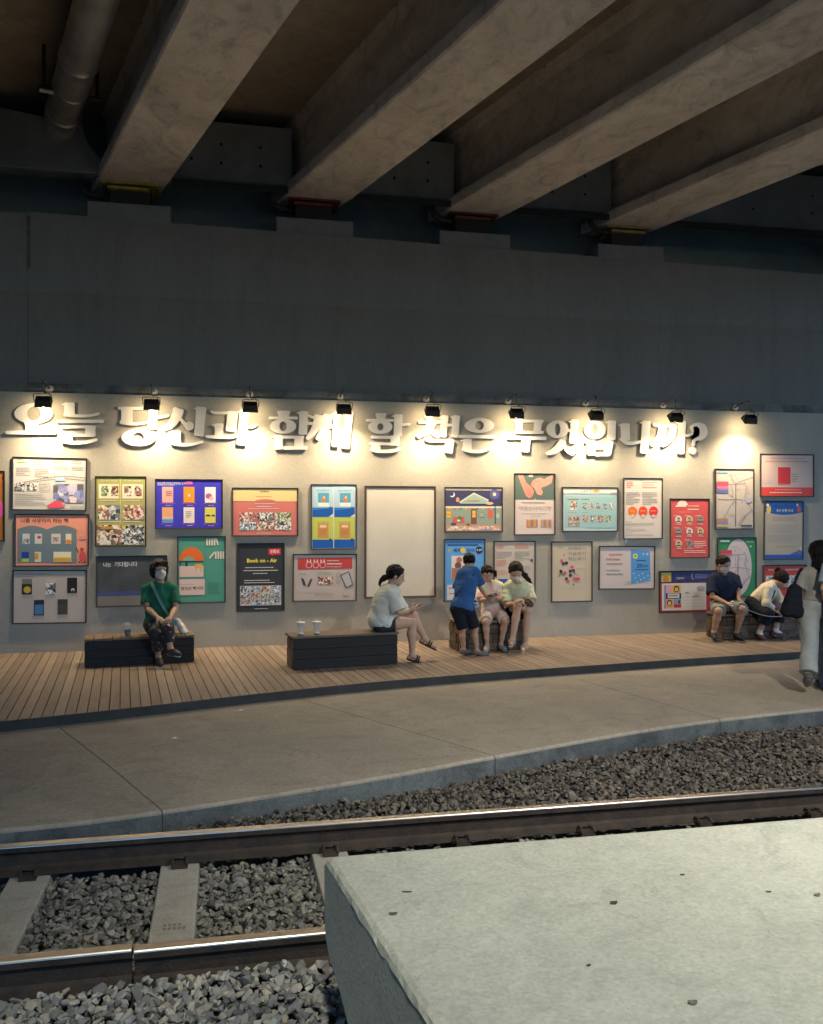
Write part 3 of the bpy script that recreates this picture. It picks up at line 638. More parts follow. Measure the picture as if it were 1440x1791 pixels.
# ------------------------------------------------------------------ wall floodlights on bent arms
lampx = [-2.31, -.94, .37, 1.67, 2.95, 4.22, 5.47, 6.77, 8.03]
lampdesc = ['over the first letter at the left edge', 'over the third letter', 'over the fifth letter', 'over the seventh letter', 'over the ninth letter', 'over the eleventh letter', 'over the thirteenth letter', 'over the last letter before the question mark', 'right of the question mark, last of the row']
def make_lamp(x, i):
    z = 3.44; yw = 12.82; yl = 12.40
    org = (x, yw, 3.66); r = tag(empty('wall_floodlight', org), 'small black floodlight on a bent arm, ' + lampdesc[i], 'lamp', 'floodlights above the lettering')
    MB().tube([(x, yw, 3.66), (x, yw-.02, 3.66)], [.055, .05], 20).build('rosette', mat('rosette_white', (.5, .46, .40), .5), r, True, org=org)
    MB().tube([(x, yw-.01, 3.66), (x, yw-.12, 3.70), (x, yl+.10, 3.725), (x, yl+.03, 3.725), (x, yl, 3.70), (x, yl, 3.56)], .011, 10).build('arm', mat('arm_metal', (.16, .15, .14), .4, .7), r, True, org=org)
    # yoke
    tilt = R(44+random.uniform(-4, 4)); M = Matrix.Translation((x, yl, z)) @ Matrix.Rotation(random.uniform(-.05, .05), 4, 'Z') @ Matrix.Rotation(tilt, 4, 'X')
    w = .112
    def T(p): return tuple(M @ Vector(p))
    yk = MB(); yk.tube([T((-w, 0, -.01)), T((-w, 0, .10)), T((-w+.02, 0, .118)), T((w-.02, 0, .118)), T((w, 0, .10)), T((w, 0, -.01))], .007, 6)
    yk.build('yoke', mat('arm_metal', (.16, .15, .14), .4, .7), r, True, org=org)
    MB().tube([(x, yl, 3.57), (x+.02, yl-.01, 3.545), (x+.06, yl-.015, 3.56), (x+.085, yl-.01, 3.53), (x+.07, yl, 3.49)], .006, 6).build('cable', M_DARKM, r, True, org=org)
    hb = MB()
    top = [(-.092, -.05, .045), (.092, -.05, .045), (.092, .05, .045), (-.092, .05, .045)]; bot = [(-.105, -.075, -.03), (.105, -.075, -.03), (.105, .075, -.03), (-.105, .075, -.03)]
    hb.add([T(p) for p in top+bot], [(3, 2, 1, 0), (0, 1, 5, 4), (1, 2, 6, 5), (2, 3, 7, 6), (3, 0, 4, 7)])
    for k in range(7):
        xx = -.078+k*.026; hb.box(xx-.004, xx+.004, -.045, .045, .0455, .062, M)
    for (a, b_) in (((-.105, -.095), (-.075, .075)), ((.095, .105), (-.075, .075)), ((-.0949, .0949), (-.075, -.065)), ((-.0949, .0949), (.065, .075))):
        hb.box(a[0], a[1], b_[0], b_[1], -.045, -.0302, M)
    hb.build('housing', M_DARKM, r, org=org)
    mb = MB(); mb.add([T((-.094, -.064, -.034)), T((-.094, .064, -.034)), T((.094, .064, -.034)), T((.094, -.064, -.034))], [(0, 1, 2, 3)])
    sp = bpy.data.lights.new('lamp_beam', 'SPOT'); sp.energy = SPOT_POWER; sp.spot_size = R(136); sp.spot_blend = 1.0; sp.shadow_soft_size = .06; sp.color = (1.0, .78, .50)
    spo = link(bpy.data.objects.new('lamp_beam', sp), r); spo.location = (0, yl-.0-yw, z-.05-3.66); spo.rotation_euler = (R(4), 0, 0)
    o = mesh('lens', [(p[0]-org[0], p[1]-org[1], p[2]-org[2]) for p in mb.v], mb.f, M_LENS, r)
for i, x in enumerate(lampx): make_lamp(x, i)

# floodlight under the bridge behind the viewer: it lights the slab and the near ballast
def bridge_flood(fx, ft, power, size, col, label):
    fx, ft = Vector(fx), Vector(ft)
    fl = tag(empty('bridge_floodlight', fx), label, 'lamp', 'floodlights fixed under the bridge')
    q = (ft-fx).to_track_quat('-Z', 'Y').to_matrix().to_4x4()
    hb = MB(); hb.box(-.2, .2, -.14, .14, .02, .12, q); hb.build('housing', M_DARKM, fl)
    MB().tube([(0, 0, .08), (0, 0, SOF-fx.z)], .02, 8).build('stem', M_STEEL, fl)
    sd = bpy.data.lights.new('flood_beam', 'SPOT'); sd.energy = power; sd.spot_size = R(size); sd.spot_blend = 1.0; sd.shadow_soft_size = .15; sd.color = col
    so2 = bpy.data.objects.new('flood_beam', sd); link(so2, fl); so2.rotation_euler = q.to_euler(); so2.location = q @ Vector((0, 0, -.02))
bridge_flood((.10, -.8, 6.0), (.9, 2.3, .2), FLOOD_POWER, 72, (1.0, .99, .84), 'cool white floodlight under the bridge, aimed at the concrete slab')
bridge_flood((4.6, 1.2, 6.2), (4.2, 5.6, 0), FLOOD2_POWER, 84, (1.0, .93, .78), 'warm floodlight under the bridge, aimed at the concrete path')

# ------------------------------------------------------------------ posters
PICS = {
 'warm': [(.05, .03, .02), (.30, .14, .07), (.55, .38, .24), (.16, .12, .09), (.72, .62, .50), (.38, .10, .08), (.80, .74, .66)],
 'cool': [(.04, .05, .08), (.12, .20, .36), (.55, .62, .70), (.20, .24, .26), (.80, .82, .84), (.28, .22, .20), (.6, .58, .5)],
 'bw': [(.02, .02, .02), (.25, .25, .25), (.65, .64, .62), (.10, .10, .10), (.82, .80, .78)],
 'green': [(.04, .07, .03), (.20, .30, .08), (.55, .58, .35), (.30, .25, .15), (.75, .74, .62), (.12, .20, .25)],
 'red': [(.10, .02, .02), (.55, .12, .10), (.75, .55, .45), (.15, .10, .10), (.80, .72, .65), (.35, .30, .28)],
 'house': [(.75, .52, .40), (.55, .30, .2), (.80, .70, .58), (.35, .32, .35), (.62, .45, .38)],
 'sky': [(.18, .22, .50), (.30, .32, .62), (.55, .50, .66), (.75, .62, .62), (.24, .22, .30), (.12, .12, .14)],
}
def text_mesh(body, bold=0):
    c = bpy.data.curves.new('t', 'FONT'); c.body = body; c.resolution_u = 2; c.offset = bold
    o = bpy.data.objects.new('t', c); COL.objects.link(o)
    dg = bpy.context.evaluated_depsgraph_get(); me = bpy.data.meshes.new_from_object(o.evaluated_get(dg))
    V = np.array([v_.co[:] for v_ in me.vertices]); F = [list(p.vertices) for p in me.polygons]
    bpy.data.objects.remove(o); bpy.data.curves.remove(c); bpy.data.meshes.remove(me)
    return V, F
POSTER_N = [0]
def poster(px0, py0, px1, py1, paper, items, label, frame=.016, framecol=None, name='framed_poster', group='framed posters on the wall', tilt=0):
    depth = .028
    cxp, cyp = (px0+px1)/2, (py0+py1)/2; yfront = WALL_Y-depth
    X0 = ony(px0, cyp, yfront)[0]; X1 = ony(px1, cyp, yfront)[0]; Z1 = ony(cxp, py0, yfront)[2]; Z0 = ony(cxp, py1, yfront)[2]
    W, H = X1-X0, Z1-Z0
    root = tag(empty(name, ((X0+X1)/2, WALL_Y, Z0)), label, 'poster', group); root.rotation_euler = (0, tilt, 0)
    fw = frame
    m = MB(); y0, y1 = -depth, -.001
    a, b = -W/2, W/2
    # mitred bars, slightly bevelled face
    def bar(p): m.add(p, [(0, 1, 2, 3), (4, 7, 6, 5), (0, 4, 5, 1), (1, 5, 6, 2), (2, 6, 7, 3), (3, 7, 4, 0)])
    yi = y0+.004
    bar([(a, y0, 0), (b, y0, 0), (b-fw, yi, fw), (a+fw, yi, fw), (a, y1, 0), (b, y1, 0), (b-fw, y1, fw), (a+fw, y1, fw)])
    bar([(a+fw, yi, H-fw), (b-fw, yi, H-fw), (b, y0, H), (a, y0, H), (a+fw, y1, H-fw), (b-fw, y1, H-fw), (b, y1, H), (a, y1, H)])
    bar([(a, y0, 0), (a+fw, yi, fw), (a+fw, yi, H-fw), (a, y0, H), (a, y1, 0), (a+fw, y1, fw), (a+fw, y1, H-fw), (a, y1, H)])
    bar([(b-fw, yi, fw), (b, y0, 0), (b, y0, H), (b-fw, yi, H-fw), (b-fw, y1, fw), (b, y1, 0), (b, y1, H), (b-fw, y1, H-fw)])
    m.build('frame', framecol or M_FRAME, root)
    w, h = W-2*fw, H-2*fw; a0 = a+fw
    def uv(u, v, k): return (a0+u*w, YS-k*.00009, fw+(1-v)*h)
    YS = -.017
    # slightly cockled paper
    nu, nv = 14, 12; rg = np.random.default_rng(int(px0*7+py0)); ph = rg.uniform(0, 6, 4)
    sv = []; sf = []
    for j in range(nv+1):
        for i in range(nu+1):
            u, v = i/nu, j/nv
            sv.append((a0+u*w, YS+.0013*math.sin(u*5+ph[0]+v*4)*math.sin(v*6+ph[1])*v+.0016, fw+(1-v)*h))
            if i < nu and j < nv: k = j*(nu+1)+i; sf.append((k, k+nu+1, k+nu+2, k+1))
    sheet = mesh('sheet', sv, sf, flat(paper) if isinstance(paper, tuple) else paper, root, True)
    for k, it in enumerate(items):
        k += 3; t = it[0]
        if t == 'r':
            _, u0, v0, u1, v1, c = it
            mesh('color_field', [uv(u0, v1, k), uv(u1, v1, k), uv(u1, v0, k), uv(u0, v0, k)], [(0, 1, 2, 3)], flat(c), sheet)
        elif t == 'p':
            _, u0, v0, u1, v1, pal, sc = it; POSTER_N[0] += 1
            mesh('picture', [uv(u0, v1, k), uv(u1, v1, k), uv(u1, v0, k), uv(u0, v0, k)], [(0, 1, 2, 3)], picture_mat('pic_%s_%d_%d' % (pal, POSTER_N[0] % 5, sc), PICS[pal], sc*2.0, 3.1*(POSTER_N[0] % 5)), sheet)
        elif t == 'e':
            _, uc, vc, ru, c = it[:5]; asp = it[5] if len(it) > 5 else 1; a1, a2 = it[6] if len(it) > 6 else (0, 360)
            A = np.radians(np.linspace(a1, a2, 40))
            P = [(a0+uc*w+ru*w*math.cos(q), YS-k*.00009, fw+(1-vc)*h+ru*w*asp*math.sin(q)) for q in A]
            mesh('color_disc', P, [tuple(range(len(P)))], flat(c), sheet)
        elif t == 'g':
            P = [uv(u, v, k) for u, v in it[1]]
            o = mesh('color_shape', P, [tuple(range(len(P)))], flat(it[2]), sheet)
            bm = bmesh.new(); bm.from_mesh(o.data); bmesh.ops.triangulate(bm, faces=bm.faces, ngon_method='EAR_CLIP'); bm.to_mesh(o.data); bm.free()
        elif t == 't':
            _, body, u, v, hh, c = it[:6]; wd = it[6] if len(it) > 6 else None; bold = it[7] if len(it) > 7 else .012
            V, F = text_mesh(body, bold); s_ = hh*h/max(1e-6, V[:, 1].max()-V[:, 1].min())
            V = V-[V[:, 0].min(), V[:, 1].min(), 0]; sx_ = s_ if wd is None else wd*w/V[:, 0].max()
            mesh('lettering', [(a0+u*w+q[0]*sx_, YS-k*.00009, fw+(1-v-hh)*h+q[1]*s_) for q in V], F, flat(c), sheet)
        elif t == 'l':       # lines of print too small to read in the photograph
            _, u0, v0, u1, v1, nl, c = it; V = []; F = []; rg2 = np.random.default_rng(k*31+int(px0))
            for i in range(nl):
                lh = (v1-v0)/nl; vt = v0+i*lh; u = u0; end = u1-(u1-u0)*(rg2.uniform(0, .12) if i % 4 < 3 else rg2.uniform(.2, .5))
                while u < end:
                    wd = min(end-u, rg2.uniform(.02, .06)*max(.4, (u1-u0)*1.6)); n_ = len(V)
                    hq = rg2.uniform(.50, .60); V += [uv(u, vt+lh*hq, k), uv(u+wd, vt+lh*hq, k), uv(u+wd, vt+lh*.16, k), uv(u, vt+lh*.16, k)]; F.append((n_, n_+1, n_+2, n_+3)); u += wd+.0055*max(.6, (u1-u0)*1.4)
            o = mesh('small_print', V, F, flat(c), sheet); o['kind'] = 'stuff'
        elif t == 'w':       # thin drawn line
            _, pts, wd, c = it; V = []; F = []
            for (u0, v0), (u1, v1) in zip(pts[:-1], pts[1:]):
                p = np.array(uv(u0, v0, k)); q = np.array(uv(u1, v1, k)); d = q-p; d /= np.linalg.norm(d)+1e-9; nn = np.array([-d[2], 0, d[0]])*wd*.5; n_ = len(V)
                V += [p-nn, q-nn, q+nn, p+nn]; F.append((n_, n_+1, n_+2, n_+3))
            o = mesh('drawn_line', V, F, flat(c), sheet); o['kind'] = 'stuff'
    return root
WHT = (.64, .62, .59); GRY = (.27, .26, .25); BLK = (.03, .03, .03); DKG = (.22, .22, .22)
def S_(h): return srgb(h)
RED = S_('#c8383a'); ORG = S_('#e0702a')
def book(u0, v0, u1, v1, c): return [('r', u0, v0, u1, v1, c)]
# --- left column
poster(-84, 823, 8, 947, S_('#b06a2c'), [('e', .86, .55, .16, S_('#e0559a'), 1.3), ('p', .1, .1, .6, .8, 'red', 7)], 'brown poster with a pink shape, cut off by the left edge of the photo')
poster(20, 800, 151, 893, (.60, .57, .54), [('l', .05, .03, .15, .1, 2, S_('#6f9a58')), ('l', .05, .07, .2, .12, 1, S_('#7a9a60')), ('l', .27, .04, .42, .14, 3, GRY), ('l', .56, .03, .7, .1, 2, S_('#6f9a58')), ('l', .8, .03, .95, .1, 2, GRY),
   ('l', .04, .18, .25, .36, 5, GRY), ('l', .29, .2, .5, .38, 5, GRY), ('l', .56, .14, .76, .22, 2, GRY), ('l', .8, .14, .97, .24, 3, GRY),
   ('w', [(.15, .47), (.3, .42), (.45, .375), (.6, .345), (.75, .335), (.9, .35), (1, .37)], .006, DKG), ('w', [(.15, .51), (.3, .46), (.45, .42), (.6, .395), (.75, .385), (.9, .40), (1, .42)], .006, DKG)]
   + [('w', [(.17+i*.048, .472-.13*math.sin(i*.17)), (.19+i*.048, .502-.12*math.sin(i*.17))], .004, DKG) for i in range(17)]
   + [('p', .02, .48, .16, .64, 'bw', 16), ('p', .19, .48, .32, .63, 'bw', 14), ('w', [(.36, .49), (.49, .48), (.5, .63), (.37, .64), (.36, .49)], .005, DKG), ('l', .37, .51, .48, .61, 4, GRY), ('l', .03, .68, .45, .93, 6, (.4, .38, .34)),
      ('p', .55, .49, .97, .86, 'sky', 4), ('g', [(.57, .40), (.70, .36), (.72, .43), (.58, .44)], S_('#9cc4e0')), ('g', [(.46, .93), (.54, .86), (.62, .82), (.68, .86), (.72, .95), (.6, .97), (.5, .97)], S_('#e2506a')), ('g', [(.66, .85), (.72, .87), (.7, .93)], S_('#d8a890')), ('l', .79, .93, .98, .97, 1, DKG)],
   'white framed poster with a curved railway drawing and a street photo, top left', tilt=.012)
sal = S_('#e89880'); ag = S_('#6f8088')
arch = [(.02, .95), (.02, .28)]+[(.02+.4*i/12, .28-.07*math.sin(math.pi*i/12)) for i in range(13)]+[(.44+.4*i/12, .28-.08*math.sin(math.pi*i/12)) for i in range(13)]+[(.85, .95)]
poster(25, 899, 155, 991, sal, [('g', arch, ag), ('t', '나를 사유하지 하는 책', .065, .065, .085, BLK, .66), ('l', .07, .02, .4, .05, 1, S_('#a06858')),
   ('r', .09, .37, .19, .57, WHT), ('p', .10, .47, .18, .56, 'bw', 30), ('r', .26, .37, .36, .57, WHT), ('e', .32, .44, .028, S_('#c83a50'), .8), ('r', .49, .37, .62, .57, WHT), ('p', .51, .44, .6, .53, 'warm', 30), ('r', .69, .37, .77, .57, S_('#e8d8b8')), ('e', .73, .53, .04, S_('#e08a30'), .8),
   ('r', .08, .73, .18, .86, S_('#20409a')), ('r', .08, .86, .18, .93, S_('#a8c850')), ('r', .26, .73, .35, .93, S_('#e0d0b0')), ('r', .26, .76, .31, .88, S_('#c8a050')), ('r', .52, .73, .77, .93, S_('#e8dcc0')), ('r', .525, .85, .765, .925, S_('#d8a020')),
   ('e', .93, .83, .05, S_('#d05050'), 1.6), ('e', .92, .68, .025, S_('#c03a3a')), ('e', .93, .45, .055, S_('#d89088'), .5), ('e', .88, .94, .012, BLK), ('e', .965, .94, .014, BLK), ('w', [(.84, .65), (.87, .75)], .012, BLK),
   ('w', [(.62, .68), (.72, .58)], .004, DKG), ('w', [(.62, .2), (.8, .29), (.97, .35)], .004, S_('#c07868'))], 'salmon framed poster with two grey arches and small book covers', tilt=.006)
def bk5(u, v, c): return [('r', u, v, u+.14, v+.30, c)]
poster(21, 997, 151, 1091, S_('#b8aca4'), [('t', '경의선책거리에서 추천하는 도서', .02, .035, .035, DKG, .5), ('l', .02, .09, .3, .13, 1, DKG)]+bk5(.11, .15, S_('#2a2622'))+[('r', .11, .15, .25, .25, S_('#77756e')), ('e', .185, .36, .05, S_('#c8a83a'))]
   + bk5(.44, .15, S_('#c0b8b0'))+[('p', .44, .23, .58, .45, 'bw', 12)]+bk5(.74, .13, S_('#1c1a1a'))+[('e', .82, .37, .025, WHT, 1), ('e', .82, .385, .015, BLK)]+bk5(.28, .56, S_('#26282e'))+[('r', .29, .65, .41, .84, S_('#4a7aa8'))]+bk5(.61, .55, S_('#45443f'))+[('r', .61, .55, .75, .65, S_('#3a3834'))]
   + [('l', .13, .47, .28, .53, 2, GRY), ('l', .43, .47, .58, .52, 2, GRY), ('l', .74, .45, .9, .5, 2, GRY), ('l', .25, .88, .44, .93, 2, GRY), ('l', .6, .88, .76, .93, 2, GRY)],
   'cream framed poster with five dark book covers, lowest of the left column', tilt=.01)
olive = S_('#a8a45e')
poster(166, 833, 256, 956, olive, [('r', .48, 0, .5, .68, S_('#c8c480')), ('r', .05, .1, .46, .31, S_('#e8dcc0')), ('r', .53, .1, .95, .31, S_('#e8dcc0'))]
   + [('p', u, .125, u+.15, .275, p_, 14) for u, p_ in ((.1, 'green'), (.3, 'warm'), (.57, 'warm'), (.78, 'red'))]
   + [('t', 'The way to heritage', .09, .035, .03, WHT, .34), ('t', 'The way to heritage', .56, .035, .03, WHT, .36), ('l', .08, .33, .45, .36, 1, WHT), ('l', .53, .33, .93, .36, 1, WHT), ('p', .04, .41, .26, .62, 'warm', 10), ('p', .26, .40, .49, .62, 'cool', 9), ('p', .54, .41, .76, .62, 'warm', 13), ('p', .76, .41, .98, .62, 'red', 10),
      ('l', .05, .64, .48, .67, 1, WHT), ('l', .55, .64, .95, .67, 1, WHT), ('p', .01, .70, .52, .99, 'warm', 8), ('p', .52, .70, .98, .99, 'bw', 12), ('e', .56, .73, .04, S_('#d8c040')), ('r', .1, .72, .34, .76, S_('#b88838'))],
   'olive framed poster filled with rows of street photographs')
blu = S_('#3a35b8')
its = [('t', '경의선책거리에서 추천하는 도서', .02, .04, .055, WHT, .42), ('r', .45, .03, .55, .085, S_('#e060a8')), ('l', .02, .09, .3, .12, 1, WHT)]
for r_, row in enumerate(((S_('#e0a8a0'), S_('#e8902a'), S_('#e8e0e0')), (S_('#e0a070'), S_('#dcd4d0'), S_('#d0c858')))):
    for c_, cc in enumerate(row):
        u = .09+c_*.325; v = .14+r_*.43
        its += [('r', u, v, u+.165, v+.33, cc), ('l', u-.02, v+.345, u+.2, v+.365, 1, S_('#d86a9a')), ('l', u+.05, v+.38, u+.15, v+.40, 1, WHT)]
its += [('l', .15, .22, .24, .34, 3, S_('#702838')), ('e', .5, .32, .018, WHT, 1.4), ('e', .80, .33, .05, S_('#b05a90'), .9), ('e', .84, .38, .035, S_('#d8b0b8'), .9), ('r', .09, .82, .255, .9, S_('#5a90d0')), ('r', .09, .76, .255, .82, S_('#d8b0a0')), ('l', .45, .65, .54, .8, 4, S_('#6a8068')), ('e', .79, .76, .04, S_('#20304a'), .7, (0, 180)), ('e', .87, .76, .03, S_('#20304a'), .9, (0, 180))]
poster(271, 838, 390, 925, blu, its, 'deep blue framed poster with six book covers in two rows')
M_CHALK = mat('chalkboard_print', (.045, .050, .055), .55, col2=(.075, .082, .088), vscale=3, bump=.15, bscale=6)
poster(168, 972, 293, 1061, M_CHALK, [('r', 0, .80, 1, 1, S_('#7a7570')), ('r', 0, .70, 1, .80, S_('#444e7e')), ('t', '나는', .09, .11, .09, WHT, .11, .02), ('t', '기다립니다', .25, .10, .1, WHT, .33, .02)], 'dark chalkboard-like framed poster with a handwritten white line, behind the woman in green', tilt=-.006)
teal = S_('#4f9480')
its = [('g', [(.02, .36)]+[(.28+.265*math.cos(R(180-7.5*i)), .36-.21*math.sin(R(180-7.5*i))) for i in range(25)]+[(.54, .36)], S_('#e06a24')), ('e', .22, .36, .12, S_('#78a898'), .75, (0, 180)), ('r', .02, .365, .54, .38, S_('#2a3a34')), ('r', .02, .44, .54, .61, S_('#d8bcb0')), ('r', .15, .38, .2, .445, S_('#2a3a34')), ('r', .03, .38, .05, .44, S_('#2a3a34')),
   ('r', .36, .41, .51, .475, S_('#e0a050')), ('r', .37, .475, .385, .53, S_('#c88838')), ('r', .48, .475, .495, .53, S_('#c88838')), ('r', .02, .645, .57, .89, S_('#d8bcb4')), ('t', '경의선 책거리', .05, .76, .055, BLK, .48, .02), ('l', .04, .72, .35, .735, 1, GRY), ('r', .575, 0, .58, 1, S_('#3f7a68'))]
for i in range(4): its += [('r', .6+.055*i, .015, .635+.055*i, .125, S_('#e0d0c4')), ('r', .79+.055*i, .22, .825+.055*i, .335, S_('#e0d0c4'))]
its += [('g', [(.80, .015), (.83, .015), (.875, .115), (.84, .12)], S_('#e0d0c4')), ('g', [(.66, .31), (.77, .22), (.79, .24), (.68, .335)], S_('#e0d0c4')), ('l', .64, .70, .9, .88, 6, S_('#3a6a5c'))]
poster(310, 938, 395, 1055, teal, its, 'teal framed poster with an orange arch, right of the woman in green')
sal2 = S_('#c4706a')
its = [('r', 0, 0, 1, .27, S_('#dcc088')), ('g', [(.32, .28)]+[(.5+.17*math.cos(R(180-15*i)), .28-.06*math.sin(R(180-15*i))) for i in range(13)]+[(.68, .28)], sal2), ('l', .42, .03, .57, .11, 1, S_('#a05848')), ('l', .35, .15, .6, .2, 1, S_('#b08858')), ('l', .33, .31, .66, .34, 1, WHT), ('l', .37, .37, .6, .40, 1, WHT), ('l', .24, .415, .75, .44, 1, WHT), ('l', .36, .95, .62, .975, 1, WHT)]
for r_ in range(2):
    for c_ in range(3): its.append(('p', .1+c_*.275, .51+r_*.195, .355+c_*.275, .70+r_*.195, ('red', 'bw', 'green', 'cool', 'warm', 'bw')[r_*3+c_], 16))
poster(406, 853, 522, 938, sal2, its, 'brick pink framed poster with a beige top band and six photos')
its = [('t', 'Book on - Air', .2, .215, .06, S_('#ecd850'), .66, .03), ('r', .67, .065, .94, .16, S_('#cf2436')), ('g', [(.73, .16), (.79, .16), (.755, .185)], S_('#cf2436')), ('t', '유튜브', .70, .085, .055, WHT, .21, .03),
   ('l', .16, .34, .85, .37, 1, WHT), ('l', .12, .385, .88, .415, 1, WHT), ('l', .33, .43, .68, .46, 1, WHT), ('l', .14, .535, .70, .56, 1, WHT), ('l', .14, .57, .87, .595, 1, WHT), ('r', .05, .625, .95, .925, (.5, .5, .5)), ('l', .36, .965, .66, .985, 1, WHT)]
for r_ in range(3):
    for c_ in range(4): its.append(('p', .06+c_*.222, .633+r_*.097, .27+c_*.222, .722+r_*.097, ('bw', 'cool', 'warm', 'cool', 'bw', 'warm', 'green', 'cool', 'red', 'cool', 'cool', 'bw')[r_*4+c_], 22))
poster(414, 950, 498, 1070, (.028, .030, .034), its, 'black framed poster with yellow title lettering and a grid of thumbnails', framecol=mat('black_frame', (.015, .015, .016), .4))
its = []
for c_ in range(2):
    u = c_*.5
    its += [('r', u+.01, .005, u+.485, .35, S_('#a8c4d8')), ('r', u+.01, .355, u+.485, .50, S_('#0c54a8')), ('r', u+.01, .51, u+.485, .86, S_('#b8c050')), ('r', u+.01, .86, u+.485, .995, S_('#0c54a8')), ('r', u+.14, .12, u+.39, .275, S_('#4f98b0')), ('r', u+.14, .275, u+.39, .335, S_('#e0e0d8')), ('e', u+.265, .225, .045, S_('#e06a48'), 1.3), ('e', u+.28, .19, .02, S_('#e8d070'), 1.6),
            ('t', '경의선책거리', u+.1, .075, .022, DKG, .3), ('t', '경의선책거리', u+.1, .575, .022, DKG, .3), ('r', u+.13, .605, u+.38, .835, S_('#c08a50')), ('r', u+.18, .63, u+.33, .67, S_('#e8c0a0')), ('l', u+.17, .7, u+.34, .8, 4, S_('#a06a38')), ('e', u+.42, .355, .025, S_('#1a2838')), ('e', u+.42, .86, .025, S_('#1a2838')),
            ('g', [(u+.01, .37), (u+.12, .352), (u+.3, .36), (u+.485, .34), (u+.485, .36), (u+.01, .40)], S_('#2a7ac8')), ('g', [(u+.38, .50), (u+.485, .45), (u+.485, .50)], S_('#d8dcd8'))]
poster(544, 847, 624, 961, (.75, .75, .72), its, 'framed poster of four sheets, pale blue above lime green, with deep blue strips')
its = [('g', [(.06, .07), (.94, .05), (.945, .30), (.06, .32)], S_('#b83c3c'))]
for i in range(3): its += [('e', .24+i*.11, .22, .05, S_('#e8c8c4'), 1), ('e', .24+i*.11, .22, .042, S_('#b83c3c'), 1), ('g', [(.2+i*.11, .16), (.215+i*.11, .08), (.23+i*.11, .15)], S_('#e8c8c4')), ('g', [(.25+i*.11, .15), (.265+i*.11, .08), (.28+i*.11, .16)], S_('#e8c8c4'))]
its += [('l', .53, .11, .73, .15, 1, S_('#e8c8c4')), ('l', .53, .17, .8, .24, 1, WHT), ('l', .53, .25, .78, .28, 1, S_('#e8c8c4')), ('l', .07, .39, .2, .45, 2, GRY), ('l', .38, .37, .62, .45, 2, GRY), ('l', .68, .39, .76, .66, 7, GRY),
   ('g', [(.11, .49), (.16, .53), (.2, .68), (.15, .66)], S_('#38405a')), ('g', [(.30, .53), (.27, .52), (.21, .69), (.25, .69)], S_('#5a3a38')), ('p', .38, .48, .5, .65, 'red', 14), ('p', .5, .48, .63, .65, 'warm', 18), ('g', [(.75, .44), (.89, .36), (.96, .66), (.84, .74)], BLK), ('g', [(.765, .455), (.88, .385), (.945, .65), (.85, .715)], (.42, .42, .45)),
   ('l', .07, .78, .6, .82, 1, (.45, .4, .36)), ('l', .33, .86, .67, .91, 1, (.3, .26, .24)), ('e', .84, .86, .05, S_('#b8a090'), .7), ('e', .84, .86, .042, S_('#b8aca4'), .7)]
poster(512, 969, 624, 1052, S_('#b8aca4'), its, 'white framed poster with a red banner of three outlined animal heads', tilt=.008)
M_BLANK = mat('blank_cream_paper', (.58, .54, .46), .6, var=.05, vscale=2, bump=.12, bscale=5)
poster(638, 850, 763, 1046, M_BLANK, [], 'large blank cream board in a brown frame behind the woman with the ponytail', frame=.028, framecol=mat('brown_frame', (.07, .035, .022), .5))
nv_ = S_('#3c3c60')
its = [('r', 0, 0, 1, .05, S_('#d8c8b0')), ('g', [(.24, .32), (.5, .10), (.76, .27), (.76, .36), (.26, .36)], S_('#9ab0a4')), ('g', [(.24, .32), (.5, .10), (.5, .14), (.26, .345)], S_('#c8d0c0')), ('g', [(.5, .10), (.77, .27), (.75, .29), (.5, .14)], S_('#c8d0c0')), ('r', 0, .42, 1, .46, S_('#dcd0b8')), ('r', 0, .46, 1, .84, S_('#8a9a8e')), ('r', 0, .84, 1, 1, S_('#c08a68')),
   ('e', .12, .15, .045, S_('#e0e0e0')), ('e', .105, .13, .04, nv_), ('e', .87, .14, .09, S_('#5a5898')), ('e', .87, .14, .03, S_('#e8d890')), ('e', .215, .27, .03, S_('#d89060'), 1.4), ('e', .78, .35, .07, S_('#d8a898'), .35), ('l', .38, .27, .62, .33, 1, S_('#b87868')),
   ('r', .02, .52, .1, .70, S_('#c88830')), ('r', .03, .54, .09, .68, S_('#f0b848')), ('r', .057, .54, .063, .68, S_('#8a5020')), ('r', .03, .605, .09, .62, S_('#8a5020')), ('r', .45, .48, .55, .83, S_('#7a4a30')), ('r', .475, .52, .53, .68, S_('#f0c060')), ('r', .50, .52, .506, .68, S_('#7a4a30')), ('r', .475, .595, .53, .605, S_('#7a4a30')), ('g', [(.13, .68), (.33, .66), (.34, .80), (.12, .80)], S_('#c85a48')), ('e', .25, .70, .04, S_('#4a7a50'), 1), ('e', .23, .75, .03, WHT, .6), ('e', .8, .6, .045, S_('#d85a40'), 1.7), ('e', .64, .62, .06, S_('#7a6a68'), .8), ('e', .64, .62, .05, S_('#98a498'), .8), ('r', .875, .38, .89, .84, S_('#3a3838')), ('p', .02, .88, .98, .98, 'house', 10), ('e', .14, .83, .05, S_('#48506a'), .5), ('e', .4, .84, .03, S_('#6a4438'), .5), ('e', .93, .64, .03, S_('#b8b8b0'), 1.5)]
for i in range(9): its.append(('g', [(.04+i*.1, .46), (.09+i*.1, .46), (.065+i*.1, .51)], (S_('#d8b040'), S_('#c85a48'), S_('#4a7a88'))[i % 3]))
poster(778, 852, 880, 931, nv_, its, 'framed picture of a little house at night under a moon')
sk = S_('#5a9ad8')
